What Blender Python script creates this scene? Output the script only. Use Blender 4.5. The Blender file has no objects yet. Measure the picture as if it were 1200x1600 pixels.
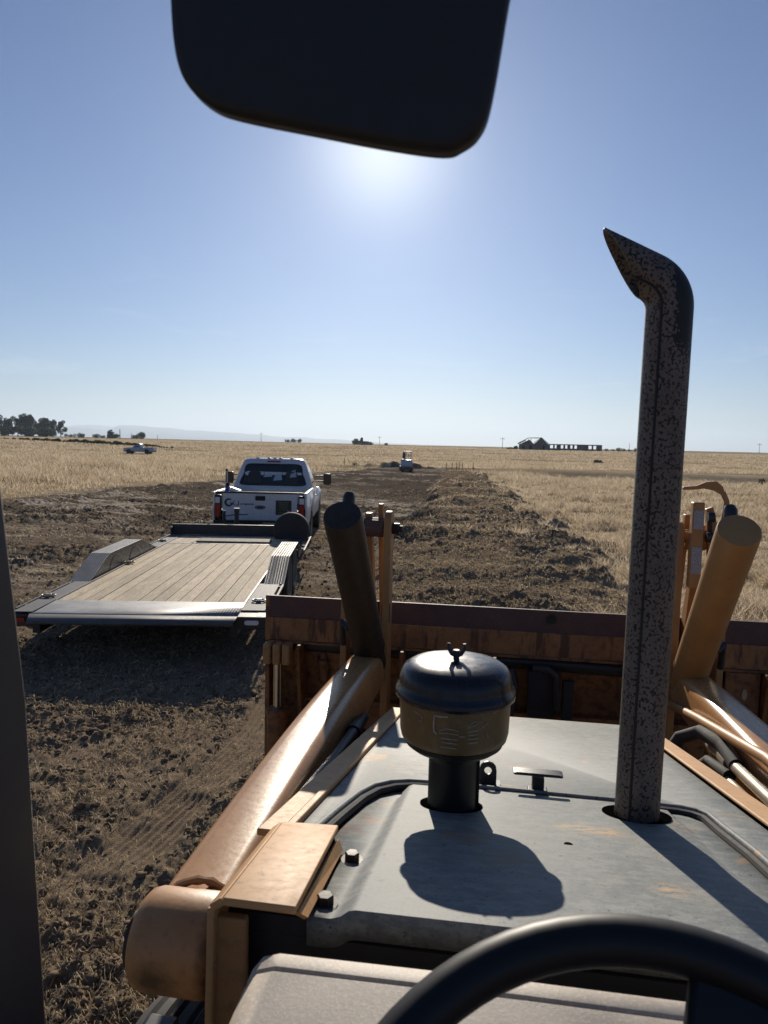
import bpy, bmesh, math, random
import numpy as np
from math import sin, cos, radians as R, pi, sqrt, atan2
from mathutils import Vector, Matrix

S = bpy.context.scene
COL = S.collection

# ------------------------------------------------------------------ camera
EYE = 2.35
PSI, TH, RO = R(8.5), R(5.12), R(1.33)
fw = Vector((-sin(PSI)*cos(TH), cos(PSI)*cos(TH), -sin(TH)))
rt = Vector((cos(PSI), sin(PSI), 0)); up = rt.cross(fw)
rt2 = rt*cos(RO) + up*sin(RO); up2 = up*cos(RO) - rt*sin(RO)
cd = bpy.data.cameras.new('camera'); cam = bpy.data.objects.new('camera', cd); COL.objects.link(cam)
m = Matrix((( rt2.x, up2.x, -fw.x, 0), (rt2.y, up2.y, -fw.y, 0), (rt2.z, up2.z, -fw.z, EYE), (0, 0, 0, 1)))
cam.matrix_world = m
cd.sensor_fit = 'VERTICAL'; cd.sensor_height = 32; cd.sensor_width = 24; cd.lens = 1150/1600*32
cd.clip_start = 0.02; cd.clip_end = 60000
cd.dof.use_dof = True; cd.dof.focus_distance = 3.2; cd.dof.aperture_fstop = 12.0
S.camera = cam

# ------------------------------------------------------------------ sky, sun, exposure
AUR = 7.0
SKYCURVE = ((1.0,.72),(1.0,.79),(1.0,.94))
SUN_EL, SUN_AZ = R(21.55), R(-9.24)          # azimuth from +Y towards +X
w = bpy.data.worlds.new('World'); S.world = w; w.use_nodes = True
nt = w.node_tree; nt.nodes.clear()
sky = nt.nodes.new('ShaderNodeTexSky'); sky.sky_type = 'NISHITA'; sky.sun_disc = False
sky.sun_elevation = SUN_EL; sky.sun_rotation = SUN_AZ
sky.altitude = 0; sky.air_density = 1.0; sky.dust_density = 0.3; sky.ozone_density = 4.5
bg = nt.nodes.new('ShaderNodeBackground'); bg.inputs[1].default_value = 0.061
ow = nt.nodes.new('ShaderNodeOutputWorld')
# the camera's own rendering of the sky: per-channel response, so the low sun's band is pale blue rather than yellow
sp_ = nt.nodes.new('ShaderNodeSeparateColor'); cb_ = nt.nodes.new('ShaderNodeCombineColor'); nt.links.new(sky.outputs[0], sp_.inputs[0])
for i_, (g_, k_) in enumerate(SKYCURVE):
    p_ = nt.nodes.new('ShaderNodeMath'); p_.operation = 'POWER'; p_.inputs[1].default_value = g_; nt.links.new(sp_.outputs[i_], p_.inputs[0])
    q_ = nt.nodes.new('ShaderNodeMath'); q_.operation = 'MULTIPLY'; q_.inputs[1].default_value = k_; nt.links.new(p_.outputs[0], q_.inputs[0]); nt.links.new(q_.outputs[0], cb_.inputs[i_])
# pale circumsolar aureole of hazy air round the low sun
tc_ = nt.nodes.new('ShaderNodeTexCoord'); vd_ = nt.nodes.new('ShaderNodeVectorMath'); vd_.operation = 'DOT_PRODUCT'
vd_.inputs[1].default_value = (sin(SUN_AZ)*cos(SUN_EL), cos(SUN_AZ)*cos(SUN_EL), sin(SUN_EL)); nt.links.new(tc_.outputs['Generated'], vd_.inputs[0])
pw_ = nt.nodes.new('ShaderNodeMath'); pw_.operation = 'POWER'; pw_.inputs[1].default_value = 330; nt.links.new(vd_.outputs['Value'], pw_.inputs[0])
au_ = nt.nodes.new('ShaderNodeMix'); au_.data_type = 'RGBA'; au_.blend_type = 'ADD'; au_.inputs[7].default_value = (AUR*1.0, AUR*.95, AUR*.72, 1)
nt.links.new(pw_.outputs[0], au_.inputs[0]); nt.links.new(cb_.outputs[0], au_.inputs[6])
# a few faint wisps of cirrus low in the sky
mp_ = nt.nodes.new('ShaderNodeMapping'); mp_.inputs['Scale'].default_value = (3.2, 3.2, 15); mp_.inputs['Rotation'].default_value = (.12, .1, .5); nt.links.new(tc_.outputs['Generated'], mp_.inputs[0])
cn_ = nt.nodes.new('ShaderNodeTexNoise'); cn_.inputs['Scale'].default_value = 2.1; cn_.inputs['Detail'].default_value = 9; cn_.inputs['Roughness'].default_value = .62; cn_.inputs['Distortion'].default_value = .7; nt.links.new(mp_.outputs[0], cn_.inputs[0])
cr_ = nt.nodes.new('ShaderNodeMapRange'); cr_.inputs[1].default_value = .58; cr_.inputs[2].default_value = .80; cr_.inputs[4].default_value = .16; nt.links.new(cn_.outputs[0], cr_.inputs[0])
sz_ = nt.nodes.new('ShaderNodeSeparateXYZ'); nt.links.new(tc_.outputs['Generated'], sz_.inputs[0])
cz_ = nt.nodes.new('ShaderNodeMapRange'); cz_.inputs[1].default_value = .28; cz_.inputs[2].default_value = .12; nt.links.new(sz_.outputs[2], cz_.inputs[0])
cm_ = nt.nodes.new('ShaderNodeMath'); cm_.operation = 'MULTIPLY'; nt.links.new(cr_.outputs[0], cm_.inputs[0]); nt.links.new(cz_.outputs[0], cm_.inputs[1])
cx_ = nt.nodes.new('ShaderNodeMix'); cx_.data_type = 'RGBA'; cx_.inputs[7].default_value = (13, 14, 15, 1)
nt.links.new(cm_.outputs[0], cx_.inputs[0]); nt.links.new(au_.outputs[2], cx_.inputs[6]); nt.links.new(cx_.outputs[2], bg.inputs[0]); nt.links.new(bg.outputs[0], ow.inputs[0])
sl = bpy.data.lights.new('sun', 'SUN'); sl.energy = 4.6; sl.angle = R(0.55); sl.color = (1.0, 0.90, 0.76)
so = bpy.data.objects.new('sun', sl); COL.objects.link(so)
sd = Vector((sin(SUN_AZ)*cos(SUN_EL), cos(SUN_AZ)*cos(SUN_EL), sin(SUN_EL)))
so.rotation_euler = sd.to_track_quat('Z', 'Y').to_euler()
S.view_settings.view_transform = 'Standard'; S.view_settings.look = 'None'
S.view_settings.exposure = 0.3; S.view_settings.gamma = 1.0
S.cycles.max_bounces = 6; S.cycles.volume_bounces = 0

# ------------------------------------------------------------------ materials
def mat(name, col=(.5,.5,.5), rough=.5, metal=0., spec=.5, emis=None):
    M = bpy.data.materials.new(name); M.use_nodes = True
    b = M.node_tree.nodes['Principled BSDF']
    b.inputs['Base Color'].default_value = (*col, 1); b.inputs['Roughness'].default_value = rough
    b.inputs['Metallic'].default_value = metal; b.inputs['Specular IOR Level'].default_value = spec
    return M
def nd(M, t, **k):
    n = M.node_tree.nodes.new(t)
    for a, v in k.items(): setattr(n, a, v)
    return n
def lk(M, a, b): M.node_tree.links.new(a, b)
def bsdf(M): return M.node_tree.nodes['Principled BSDF']
def noise(M, scale, detail=6, rough=.6, stretch=None, coord='Object', dist=0.):
    tc = nd(M, 'ShaderNodeTexCoord'); mp = nd(M, 'ShaderNodeMapping')
    lk(M, tc.outputs[coord], mp.inputs[0])
    if stretch: mp.inputs['Scale'].default_value = stretch
    n = nd(M, 'ShaderNodeTexNoise'); n.inputs['Scale'].default_value = scale
    n.inputs['Detail'].default_value = detail; n.inputs['Roughness'].default_value = rough
    n.inputs['Distortion'].default_value = dist
    lk(M, mp.outputs[0], n.inputs[0]); return n.outputs[0]
def ramp(M, fac, stops):
    r = nd(M, 'ShaderNodeValToRGB'); e = r.color_ramp.elements
    while len(e) < len(stops): e.new(.5)
    for i, (p, c) in enumerate(stops):
        e[i].position = p; e[i].color = (*c, 1) if len(c) == 3 else c
    lk(M, fac, r.inputs[0]); return r.outputs[0]
def step(M, fac, a, b):          # 0 below a, 1 above b
    r = nd(M, 'ShaderNodeMapRange'); r.clamp = True
    r.inputs[1].default_value = a; r.inputs[2].default_value = b
    lk(M, fac, r.inputs[0]); return r.outputs[0]
def mix(M, f, a, b, mode='MIX'):
    x = nd(M, 'ShaderNodeMix', data_type='RGBA', blend_type=mode)
    for s, v in ((x.inputs[0], f), (x.inputs[6], a), (x.inputs[7], b)):
        if hasattr(v, 'node'): lk(M, v, s)
        elif isinstance(v, (int, float)): s.default_value = v
        else: s.default_value = (*v, 1)
    return x.outputs[2]
def math_(M, op, a, b=0.):
    x = nd(M, 'ShaderNodeMath', operation=op)
    for s, v in ((x.inputs[0], a), (x.inputs[1], b)):
        if hasattr(v, 'node'): lk(M, v, s)
        else: s.default_value = v
    return x.outputs[0]
def bump(M, h, strength=.3, dist=.01, prev=None):
    b = nd(M, 'ShaderNodeBump'); b.inputs['Strength'].default_value = strength
    b.inputs['Distance'].default_value = dist; lk(M, h, b.inputs['Height'])
    if prev: lk(M, prev, b.inputs['Normal'])
    return b.outputs[0]
def worn(name, col, col2, dirt=(.06,.045,.03), scale=6, rough=.45, wear=.62, metal=0., chip=None, spec=.5, dirtamt=.45, bs=.15):
    M = mat(name, col, rough, metal, spec); B = bsdf(M)
    n1 = noise(M, scale, 8, .65); n2 = noise(M, scale*7, 6, .7)
    c = mix(M, step(M, n1, .35, .7), col, col2)
    c = mix(M, math_(M, 'MULTIPLY', step(M, n2, wear-.06, wear+.12), dirtamt), c, dirt)
    if chip:
        n3 = noise(M, scale*3, 10, .75, dist=.6)
        c = mix(M, step(M, n3, .64, .66), c, chip)
    lk(M, c, B.inputs['Base Color'])
    rr = nd(M, 'ShaderNodeMapRange'); rr.inputs[3].default_value = rough-.08; rr.inputs[4].default_value = rough+(.2 if rough > .3 else .12)
    lk(M, n2, rr.inputs[0]); lk(M, rr.outputs[0], B.inputs['Roughness'])
    lk(M, bump(M, n2, bs, .002), B.inputs['Normal'])
    return M
M_ = {}
M_['orange'] = worn('orange_paint', (.45,.25,.10), (.36,.18,.065), (.10,.06,.035), 5, .42, .6, chip=None, dirtamt=.5)
M_['orange_arm'] = worn('orange_arm_paint', (.52,.27,.105), (.40,.20,.075), (.14,.08,.045), 9, .27, .60, dirtamt=.35, spec=.4)
M_['orange_top'] = worn('sun_bleached_orange', (.58,.32,.13), (.47,.25,.095), (.15,.09,.05), 9, .55, .58, chip=(.22,.17,.17), dirtamt=.4)
M_['yellow'] = worn('yellow_orange_paint', (.42,.215,.075), (.33,.155,.05), (.10,.06,.03), 5, .45, .64, dirtamt=.35)
M_['rust'] = worn('rusty_band', (.13,.065,.055), (.085,.05,.05), (.30,.13,.05), 14, .6, .6, dirtamt=.55, bs=.4)
M_['bucket'] = worn('bucket_paint', (.36,.15,.045), (.20,.08,.03), (.03,.02,.015), 4, .55, .52, dirtamt=.75, bs=.3)
M_['barrel_dark'] = worn('dark_brown_barrel', (.022,.018,.014), (.05,.028,.015), (.012,.010,.009), 5, .5, .5)  # very dark brown for the left tilt barrel, bolts and pins
def bossmat():
    M = worn('greasy_orange_boss', (.50,.26,.10), (.38,.19,.07), (.12,.07,.035), 8, .4, .60, dirtamt=.4, bs=.3); B = bsdf(M)
    tc = nd(M,'ShaderNodeTexCoord'); vm = nd(M,'ShaderNodeVectorMath', operation='DISTANCE'); vm.inputs[1].default_value = (-.545,1.105,1.432); lk(M, tc.outputs['Object'], vm.inputs[0])
    dd = math_(M,'ADD', vm.outputs['Value'], math_(M,'MULTIPLY', noise(M, 40, 6, .7), .05))
    g = step(M, dd, .075, .035)
    sx = nd(M,'ShaderNodeSeparateXYZ'); lk(M, tc.outputs['Object'], sx.inputs[0])
    e = step(M, math_(M,'ADD', sx.outputs[0], math_(M,'MULTIPLY', noise(M, 30, 6, .7), .04)), -.452, -.430)
    f = math_(M,'MAXIMUM', math_(M,'MULTIPLY', g, .85), math_(M,'MULTIPLY', e, .9))
    src = B.inputs['Base Color'].links[0].from_socket; lk(M, mix(M, f, src, (.02,.014,.009)), B.inputs['Base Color']); return M
M_['boss'] = bossmat()
def dripmat():
    M = worn('rust_dripped_paint', (.40,.18,.06), (.24,.10,.04), (.07,.04,.025), 5, .5, .55, dirtamt=.5, bs=.3); B = bsdf(M)
    n = noise(M, 16, 7, .7, stretch=(1,.2,.16)); src = B.inputs['Base Color'].links[0].from_socket
    lk(M, mix(M, math_(M,'MULTIPLY', step(M, n, .53, .60), .8), src, (.055,.025,.018)), B.inputs['Base Color']); return M
M_['drip'] = dripmat()
M_['black'] = mat('black_plastic', (.010,.010,.011), .48, 0., .35)
M_['rubber'] = worn('rubber', (.022,.022,.023), (.035,.033,.03), (.09,.07,.05), 8, .75, .6, dirtamt=.5)
M_['blackpaint'] = worn('black_painted_steel', (.02,.02,.024), (.035,.034,.036), (.12,.10,.08), 6, .4, .6, dirtamt=.3)
M_['lid'] = mat('glossy_black_lid', (.012,.013,.018), .22)
B = bsdf(M_['lid']); B.inputs['Specular IOR Level'].default_value = .45; _n = noise(M_['lid'], 30, 8, .7)
rr = nd(M_['lid'], 'ShaderNodeMapRange'); rr.inputs[1].default_value=.3; rr.inputs[2].default_value=.8; rr.inputs[3].default_value=.20; rr.inputs[4].default_value=.38
lk(M_['lid'], _n, rr.inputs[0]); lk(M_['lid'], rr.outputs[0], B.inputs['Roughness'])
M_['bowl'] = worn('tan_plastic_bowl', (.17,.11,.043), (.13,.085,.033), (.24,.175,.095), 9, .36, .56, dirtamt=.45, bs=.05)
M_['scratch'] = worn('pale_scratch', (.46,.42,.37), (.34,.27,.18), (.2,.13,.05), 60, .6, .6, dirtamt=.6)
M_['chrome'] = mat('chrome_rod', (.75,.73,.70), .14, 1.)
M_['steel'] = worn('bare_steel', (.35,.34,.33), (.22,.21,.20), (.10,.07,.05), 10, .38, .6, metal=.8)
M_['galv'] = worn('dusty_steel_pipe', (.42,.36,.27), (.30,.25,.18), (.12,.09,.06), 9, .4, .6, metal=.4)
# hood: weathered grey paint with horizontal mottling, tan scuffs where the coat has gone
STAINS = [(-.200,1.22,.045,(.42,.22,.11)),(-.215,1.15,.04,(.30,.14,.08)),(-.175,1.33,.03,(.45,.27,.14)),(.077,1.71,.04,(.50,.31,.17)),(.16,1.24,.05,(.55,.38,.20)),(.21,1.23,.04,(.50,.32,.16)),(-.03,1.13,.06,(.30,.17,.09)),(.035,1.04,.06,(.26,.18,.12)),(.29,1.13,.03,(.50,.36,.22)),(.25,.98,.035,(.48,.34,.2)),(.05,1.52,.03,(.45,.36,.22))]
def hoodmat():
    M = mat('weathered_grey_hood_paint', (.2,.22,.21), .42); B = bsdf(M)
    n1 = noise(M, 3, 8, .6); n2 = noise(M, 46, 9, .78, stretch=(.6,1.25,1)); n3 = noise(M, 9, 12, .72, dist=.4); n4 = noise(M, 230, 4, .7)
    c = mix(M, step(M, n1, .35, .65), (.135,.152,.155), (.19,.205,.20))
    c = mix(M, math_(M,'MULTIPLY',step(M, n2, .44, .60),.8), c, (.29,.30,.28))
    c = mix(M, math_(M,'MULTIPLY',step(M, noise(M, 7, 8, .7), .56, .70),.45), c, (.34,.31,.25))
    c = mix(M, math_(M,'MULTIPLY',step(M, n4, .52, .66),.5), c, (.07,.075,.075))
    sp = math_(M,'MULTIPLY', math_(M,'MULTIPLY', step(M, n3, .585, .61), step(M, n4, .42, .50)), step(M, noise(M, 2.6, 3, .5), .54, .60))
    c = mix(M, math_(M,'MULTIPLY',step(M, noise(M, 90, 2, .5), .70, .72),.8), c, (.05,.045,.04))
    c = mix(M, sp, c, (.50,.29,.12))
    tc = nd(M, 'ShaderNodeTexCoord'); nf_ = noise(M, 70, 6, .75, stretch=(.5,1.3,1)); nw_ = noise(M, 28, 5, .7)
    for sx_, sy_, sr_, sc_ in STAINS:     # chipped and rusted spots that stay put on the sheet
        vm = nd(M, 'ShaderNodeVectorMath', operation='DISTANCE'); vm.inputs[1].default_value = (sx_, sy_, 1.681-.233*(sy_-1.35)); lk(M, tc.outputs['Object'], vm.inputs[0])
        g_ = step(M, math_(M,'ADD', vm.outputs['Value'], math_(M,'MULTIPLY', nw_, sr_*.9)), sr_*1.35, sr_*.6)
        c = mix(M, math_(M,'MULTIPLY', g_, step(M, nf_, .47, .54)), c, sc_)
    lk(M, c, B.inputs['Base Color'])
    rr = nd(M, 'ShaderNodeMapRange'); rr.inputs[3].default_value=.46; rr.inputs[4].default_value=.74
    lk(M, n2, rr.inputs[0]); lk(M, rr.outputs[0], B.inputs['Roughness'])
    lk(M, bump(M, n2, .2, .001, bump(M, n1, .12, .02)), B.inputs['Normal'])
    B.inputs['Specular IOR Level'].default_value = .2
    return M
M_['hood'] = hoodmat()
def dashmat():
    M = mat('dusty_beige_cowl', (.3,.27,.24), .6); B = bsdf(M)
    n1 = noise(M, 12, 8, .65); n2 = noise(M, 260, 5, .7)
    c = mix(M, step(M, n1, .35, .65), (.36,.31,.25), (.48,.415,.335))
    c = mix(M, math_(M,'MULTIPLY',step(M, n2, .5, .65),.6), c, (.64,.56,.47))
    lk(M, c, B.inputs['Base Color']); lk(M, bump(M, n2, .35, .001), B.inputs['Normal']); return M
M_['dash'] = dashmat()
def stackmat():
    M = mat('heat_flaked_stack', (.2,.18,.17), .55, .0); B = bsdf(M)
    n1 = noise(M, 250, 2.5, .5, stretch=(.8,.8,.75)); n2 = noise(M, 16, 6, .6); n3 = noise(M, 300, 4, .6)
    c = mix(M, step(M, n2, .35, .7), (.175,.135,.112), (.10,.078,.066))
    c = mix(M, math_(M,'MULTIPLY',step(M, noise(M, 22, 6, .7, stretch=(1,1,.15)), .52, .66),.6), c, (.085,.045,.025))
    c = mix(M, math_(M,'MULTIPLY',step(M, n3, .5, .7),.35), c, (.26,.17,.11))
    sx = nd(M, 'ShaderNodeSeparateXYZ'); tc = nd(M, 'ShaderNodeTexCoord'); lk(M, tc.outputs['Object'], sx.inputs[0])
    # flakes gather towards the elbow, where the coat is burnt right off its outer side
    soot = math_(M,'MULTIPLY', step(M, sx.outputs[2], 2.50, 2.62), step(M, math_(M,'ADD', sx.outputs[0], math_(M,'MULTIPLY', n2, .02)), .293, .306))
    mid = step(M, sx.outputs[2], 1.66, 2.1)
    thr = math_(M,'ADD', n1, math_(M,'ADD', math_(M,'MULTIPLY', mid, .025), math_(M,'MULTIPLY', soot, .5)))
    c = mix(M, step(M, thr, .565, .585), c, (.010,.008,.008))
    lk(M, c, B.inputs['Base Color'])
    lk(M, bump(M, step(M, thr, .555, .58), -.5, .001), B.inputs['Normal'])
    return M
M_['stack'] = stackmat()
M_['seam'] = mat('dark_seam', (.012,.011,.011), .6)
M_['hole_dark'] = mat('painted_hole_dark', (.003,.003,.003), 1., 0., 0.)  # black that stands in for the shade inside holes
M_['pillar'] = worn('brown_pillar_paint', (.050,.040,.036), (.035,.03,.03), (.02,.018,.018), 3, .42, .7)
M_['mirrorback'] = worn('mirror_housing', (.012,.011,.012), (.016,.014,.013), (.02,.018,.016), 8, .5, .6)
def woodmat(name, a, b, dark, sc=1.):
    M = mat(name, a, .75); B = bsdf(M)
    n1 = noise(M, 2.2*sc, 8, .6, stretch=(5,.7,1)); n2 = noise(M, 40*sc, 8, .7, stretch=(4,.22,1)); n3 = noise(M, 7*sc, 8, .7, dist=.8); n6 = noise(M, 9*sc, 8, .75, stretch=(4,.3,1), dist=.6)
    at = nd(M, 'ShaderNodeAttribute', attribute_name='tone')
    c = mix(M, step(M, n1, .3, .7), a, b)
    c = mix(M, math_(M,'MULTIPLY',step(M, n2, .46, .66),.75), c, dark)
    c = mix(M, math_(M,'MULTIPLY',step(M, n3, .54, .66),.6), c, (.66,.56,.42))
    c = mix(M, math_(M,'MULTIPLY',step(M, n6, .50, .60),.6), c, tuple(q*.55 for q in b))
    c = mix(M, math_(M,'MULTIPLY',step(M, noise(M, 1.3*sc, 9, .7, dist=.5), .50, .62),.45), c, tuple(q*.6+.03 for q in b))
    c = mix(M, 1.0, c, at.outputs['Color'], 'MULTIPLY')
    lk(M, c, B.inputs['Base Color']); B.inputs['Specular IOR Level'].default_value = .12; lk(M, bump(M, n2, .5, .004), B.inputs['Normal']); return M
M_['wood'] = woodmat('worn_deck_wood', (.80,.67,.47), (.58,.47,.32), (.24,.18,.12))
M_['greyboard'] = woodmat('weathered_grey_board', (.27,.23,.19), (.22,.19,.16), (.13,.11,.10))
def treadplate(name, col, sc=34):
    M = mat(name, col, .55, .1, .35); B = bsdf(M)
    tc = nd(M,'ShaderNodeTexCoord'); sx = nd(M,'ShaderNodeSeparateXYZ'); lk(M, tc.outputs['Object'], sx.inputs[0])
    a = math_(M,'SINE', math_(M,'MULTIPLY', math_(M,'ADD', sx.outputs[0], sx.outputs[1]), sc*pi))
    b = math_(M,'SINE', math_(M,'MULTIPLY', math_(M,'SUBTRACT', sx.outputs[0], sx.outputs[1]), sc*pi))
    h = step(M, math_(M,'MULTIPLY', a, b), .15, .6)
    n = noise(M, 5, 8, .65)
    c = mix(M, step(M, n, .4, .7), col, tuple(min(1, x*1.6+.03) for x in col))
    c = mix(M, math_(M,'MULTIPLY',h,.45), c, (.42,.41,.40))
    lk(M, c, B.inputs['Base Color']); lk(M, bump(M, h, .6, .004), B.inputs['Normal']); return M
M_['tread'] = treadplate('diamond_treadplate', (.12,.12,.125))
M_['deckpaint'] = worn('dusty_deck_steel', (.085,.085,.09), (.13,.128,.125), (.24,.21,.17), 4, .62, .58, dirtamt=.4, spec=.3)
M_['whitepaint'] = worn('white_body_paint', (.62,.63,.66), (.55,.56,.58), (.30,.26,.20), 3, .28, .56, dirtamt=.4, bs=.02)
M_['glass'] = mat('tinted_glass', (.015,.022,.025), .04, 0., .6)
M_['glassclear'] = mat('cab_window_glass', (.75,.82,.80), .02); bsdf(M_['glassclear']).inputs['Transmission Weight'].default_value = .92; bsdf(M_['glassclear']).inputs['IOR'].default_value = 1.05
M_['redlens'] = mat('red_lens', (.32,.012,.01), .15)
M_['clearlens'] = mat('clear_lens', (.7,.7,.72), .1)
M_['amber'] = mat('amber_lens', (.7,.3,.05), .2)
M_['silver'] = mat('silver_paint', (.42,.45,.50), .4, .3)
M_['blue'] = mat('blue_plastic', (.02,.05,.35), .4)
M_['white'] = mat('white_plastic', (.75,.75,.73), .45)
M_['ink'] = mat('dark_teal_ink', (.02,.045,.06), .5)
M_['ovalblue'] = mat('dark_blue_badge', (.01,.02,.06), .2, .2)
M_['sticker'] = mat('dark_olive_sign', (.025,.027,.022), .5)
M_['stickerink'] = mat('dull_olive_print', (.12,.12,.07), .6)
M_['label'] = worn('torn_label', (.55,.55,.58), (.45,.45,.50), (.14,.10,.08), 40, .6, .47, dirtamt=.95)
M_['interior'] = mat('dark_interior', (.03,.03,.033), .7)
M_['bark'] = worn('bark', (.12,.085,.06), (.08,.06,.045), (.04,.03,.02), 2, .9, .6)
def leafmat(name, a, b, tl=.25, patch=None):
    M = mat(name, a, .65); B = bsdf(M)
    g = nd(M, 'ShaderNodeNewGeometry')
    c = mix(M, g.outputs['Random Per Island'], a, b)
    if patch: c = mix(M, math_(M,'MULTIPLY',step(M, noise(M, .35, 5, .6), .48, .66),.75), c, patch); c = mix(M, math_(M,'MULTIPLY',step(M, noise(M, 1.7, 4, .6), .55, .68),.5), c, (.20,.145,.085))
    lk(M, c, B.inputs['Base Color'])
    B.inputs['Specular IOR Level'].default_value = .08
    out = M.node_tree.nodes['Material Output']
    tr = nd(M, 'ShaderNodeBsdfTranslucent'); lk(M, c, tr.inputs[0]); ms = nd(M, 'ShaderNodeMixShader'); ms.inputs[0].default_value = tl
    lk(M, B.outputs[0], ms.inputs[1]); lk(M, tr.outputs[0], ms.inputs[2]); lk(M, ms.outputs[0], out.inputs[0])
    return M
M_['leaf'] = leafmat('eucalyptus_leaves', (.030,.042,.022), (.065,.078,.045))
M_['shrub'] = leafmat('shrub_leaves', (.05,.065,.025), (.11,.11,.05))
M_['drygrass'] = leafmat('dry_grass', (.68,.56,.40), (.42,.33,.22), .48, (.76,.66,.50))
M_['straw'] = leafmat('cut_straw', (.66,.53,.34), (.36,.27,.17), .35)
M_['clod'] = worn('soil_clods', (.15,.112,.078), (.24,.185,.13), (.08,.058,.042), 9, 1., .55, spec=0.)
M_['concrete'] = worn('ruined_wall', (.20,.18,.16), (.14,.125,.11), (.06,.05,.045), .4, .9, .6)
M_['roof'] = worn('old_roof', (.10,.08,.07), (.07,.06,.05), (.04,.03,.03), .5, .9, .6)
M_['pole'] = mat('weathered_pole', (.12,.10,.085), .8)

# ------------------------------------------------------------------ mesh helpers
class MB:
    def __init__(s): s.v = []; s.f = []
    def add(s, vs, fs):
        k = len(s.v); s.v += [tuple(v) for v in vs]; s.f += [tuple(i+k for i in f) for f in fs]; return s
    def box(s, a, b, rot=None, c=None):
        x0,y0,z0 = a; x1,y1,z1 = b
        vs = [Vector(p) for p in ((x0,y0,z0),(x1,y0,z0),(x1,y1,z0),(x0,y1,z0),(x0,y0,z1),(x1,y0,z1),(x1,y1,z1),(x0,y1,z1))]
        if rot is not None:
            c = Vector(c) if c is not None else sum(vs, Vector())/8
            vs = [c + rot @ (v-c) for v in vs]
        return s.add(vs, [(3,2,1,0),(4,5,6,7),(0,1,5,4),(1,2,6,5),(2,3,7,6),(3,0,4,7)])
    def prism(s, prof, axis, a, b):
        n = len(prof)
        def P(p, t): return {'x': (t, p[0], p[1]), 'y': (p[0], t, p[1]), 'z': (p[0], p[1], t)}[axis]
        return s.add([P(p,a) for p in prof]+[P(p,b) for p in prof], [tuple(range(n))[::-1], tuple(range(n,2*n))]+[(i,(i+1)%n,n+(i+1)%n,n+i) for i in range(n)])
    def tube(s, pts, rad, n=16, caps=True, flat=None):
        pts = [Vector(p) for p in pts]; N = len(pts)
        if not isinstance(rad, (list, tuple)): rad = [rad]*N
        t0 = (pts[1]-pts[0]).normalized(); ref = Vector((0,0,1)) if abs(t0.z) < .9 else Vector((0,1,0))
        u = t0.cross(ref).normalized(); vs = []
        for i, p in enumerate(pts):
            t = ((pts[min(i+1,N-1)]-p).normalized() + (p-pts[max(i-1,0)]).normalized()).normalized()
            u = (u - t*u.dot(t)).normalized(); w_ = t.cross(u)
            for k in range(n):
                a = 2*pi*k/n; vs.append(p + (u*cos(a)+w_*sin(a))*rad[i])
        fs = [(i*n+k, i*n+(k+1)%n, (i+1)*n+(k+1)%n, (i+1)*n+k) for i in range(N-1) for k in range(n)]
        if caps: fs += [tuple(range(n))[::-1], tuple(range((N-1)*n, N*n))]
        return s.add(vs, fs)
    def cyl(s, a, b, r, n=24, r2=None): return s.tube([a,b], [r, r if r2 is None else r2], n)
    def lathe(s, prof, c=(0,0,0), axis='z', n=40):
        vs = []
        for r, h in prof:
            for k in range(n):
                a = 2*pi*k/n; x, y = r*cos(a), r*sin(a)
                vs.append({'z': (c[0]+x,c[1]+y,c[2]+h), 'x': (c[0]+h,c[1]+x,c[2]+y), 'y': (c[0]+x,c[1]+h,c[2]+y)}[axis])
        N = len(prof)
        fs = [(i*n+k, i*n+(k+1)%n, (i+1)*n+(k+1)%n, (i+1)*n+k) for i in range(N-1) for k in range(n)]
        fs += [tuple(range(n))[::-1], tuple(range((N-1)*n, N*n))]
        return s.add(vs, fs)
    def ball(s, c, r, seg=10, ring=6):
        prof = [(max(1e-4, sin(pi*i/ring)), -cos(pi*i/ring)) for i in range(ring+1)]
        rr = r if isinstance(r, (tuple, list)) else (r,r,r)
        vs = [(c[0]+p[0]*cos(2*pi*k/seg)*rr[0], c[1]+p[0]*sin(2*pi*k/seg)*rr[1], c[2]+p[1]*rr[2]) for p in prof for k in range(seg)]
        return s.add(vs, [(i*seg+k, i*seg+(k+1)%seg, (i+1)*seg+(k+1)%seg, (i+1)*seg+k) for i in range(ring) for k in range(seg)])
    def build(s, name, M, parent=None, bevel=0, smooth=40, seg=2, solid=0):
        me = bpy.data.meshes.new(name); me.from_pydata(s.v, [], s.f)
        bm = bmesh.new(); bm.from_mesh(me)
        if not solid: bmesh.ops.recalc_face_normals(bm, faces=bm.faces)
        bm.to_mesh(me); bm.free()
        me.materials.append(M if not isinstance(M, str) else M_[M])
        if smooth: me.shade_smooth(); me.set_sharp_from_angle(angle=R(smooth))
        o = bpy.data.objects.new(name, me); COL.objects.link(o)
        if parent: o.parent = parent
        if solid:
            x = o.modifiers.new('s', 'SOLIDIFY'); x.thickness = solid; x.offset = 0
        if bevel:
            x = o.modifiers.new('b', 'BEVEL'); x.width = bevel; x.segments = seg; x.limit_method = 'ANGLE'; x.angle_limit = R(35)
            x.harden_normals = False
        return o
def tag(o, label=None, cat=None, group=None, kind=None):
    if label: o['label'] = label
    if cat: o['category'] = cat
    if group: o['group'] = group
    if kind: o['kind'] = kind
    return o
def empty(name, loc, rz=0, **k):
    o = bpy.data.objects.new(name, None); COL.objects.link(o); o.location = loc; o.rotation_euler = (0,0,rz)
    o.empty_display_size = .1
    return tag(o, **k)
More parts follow.
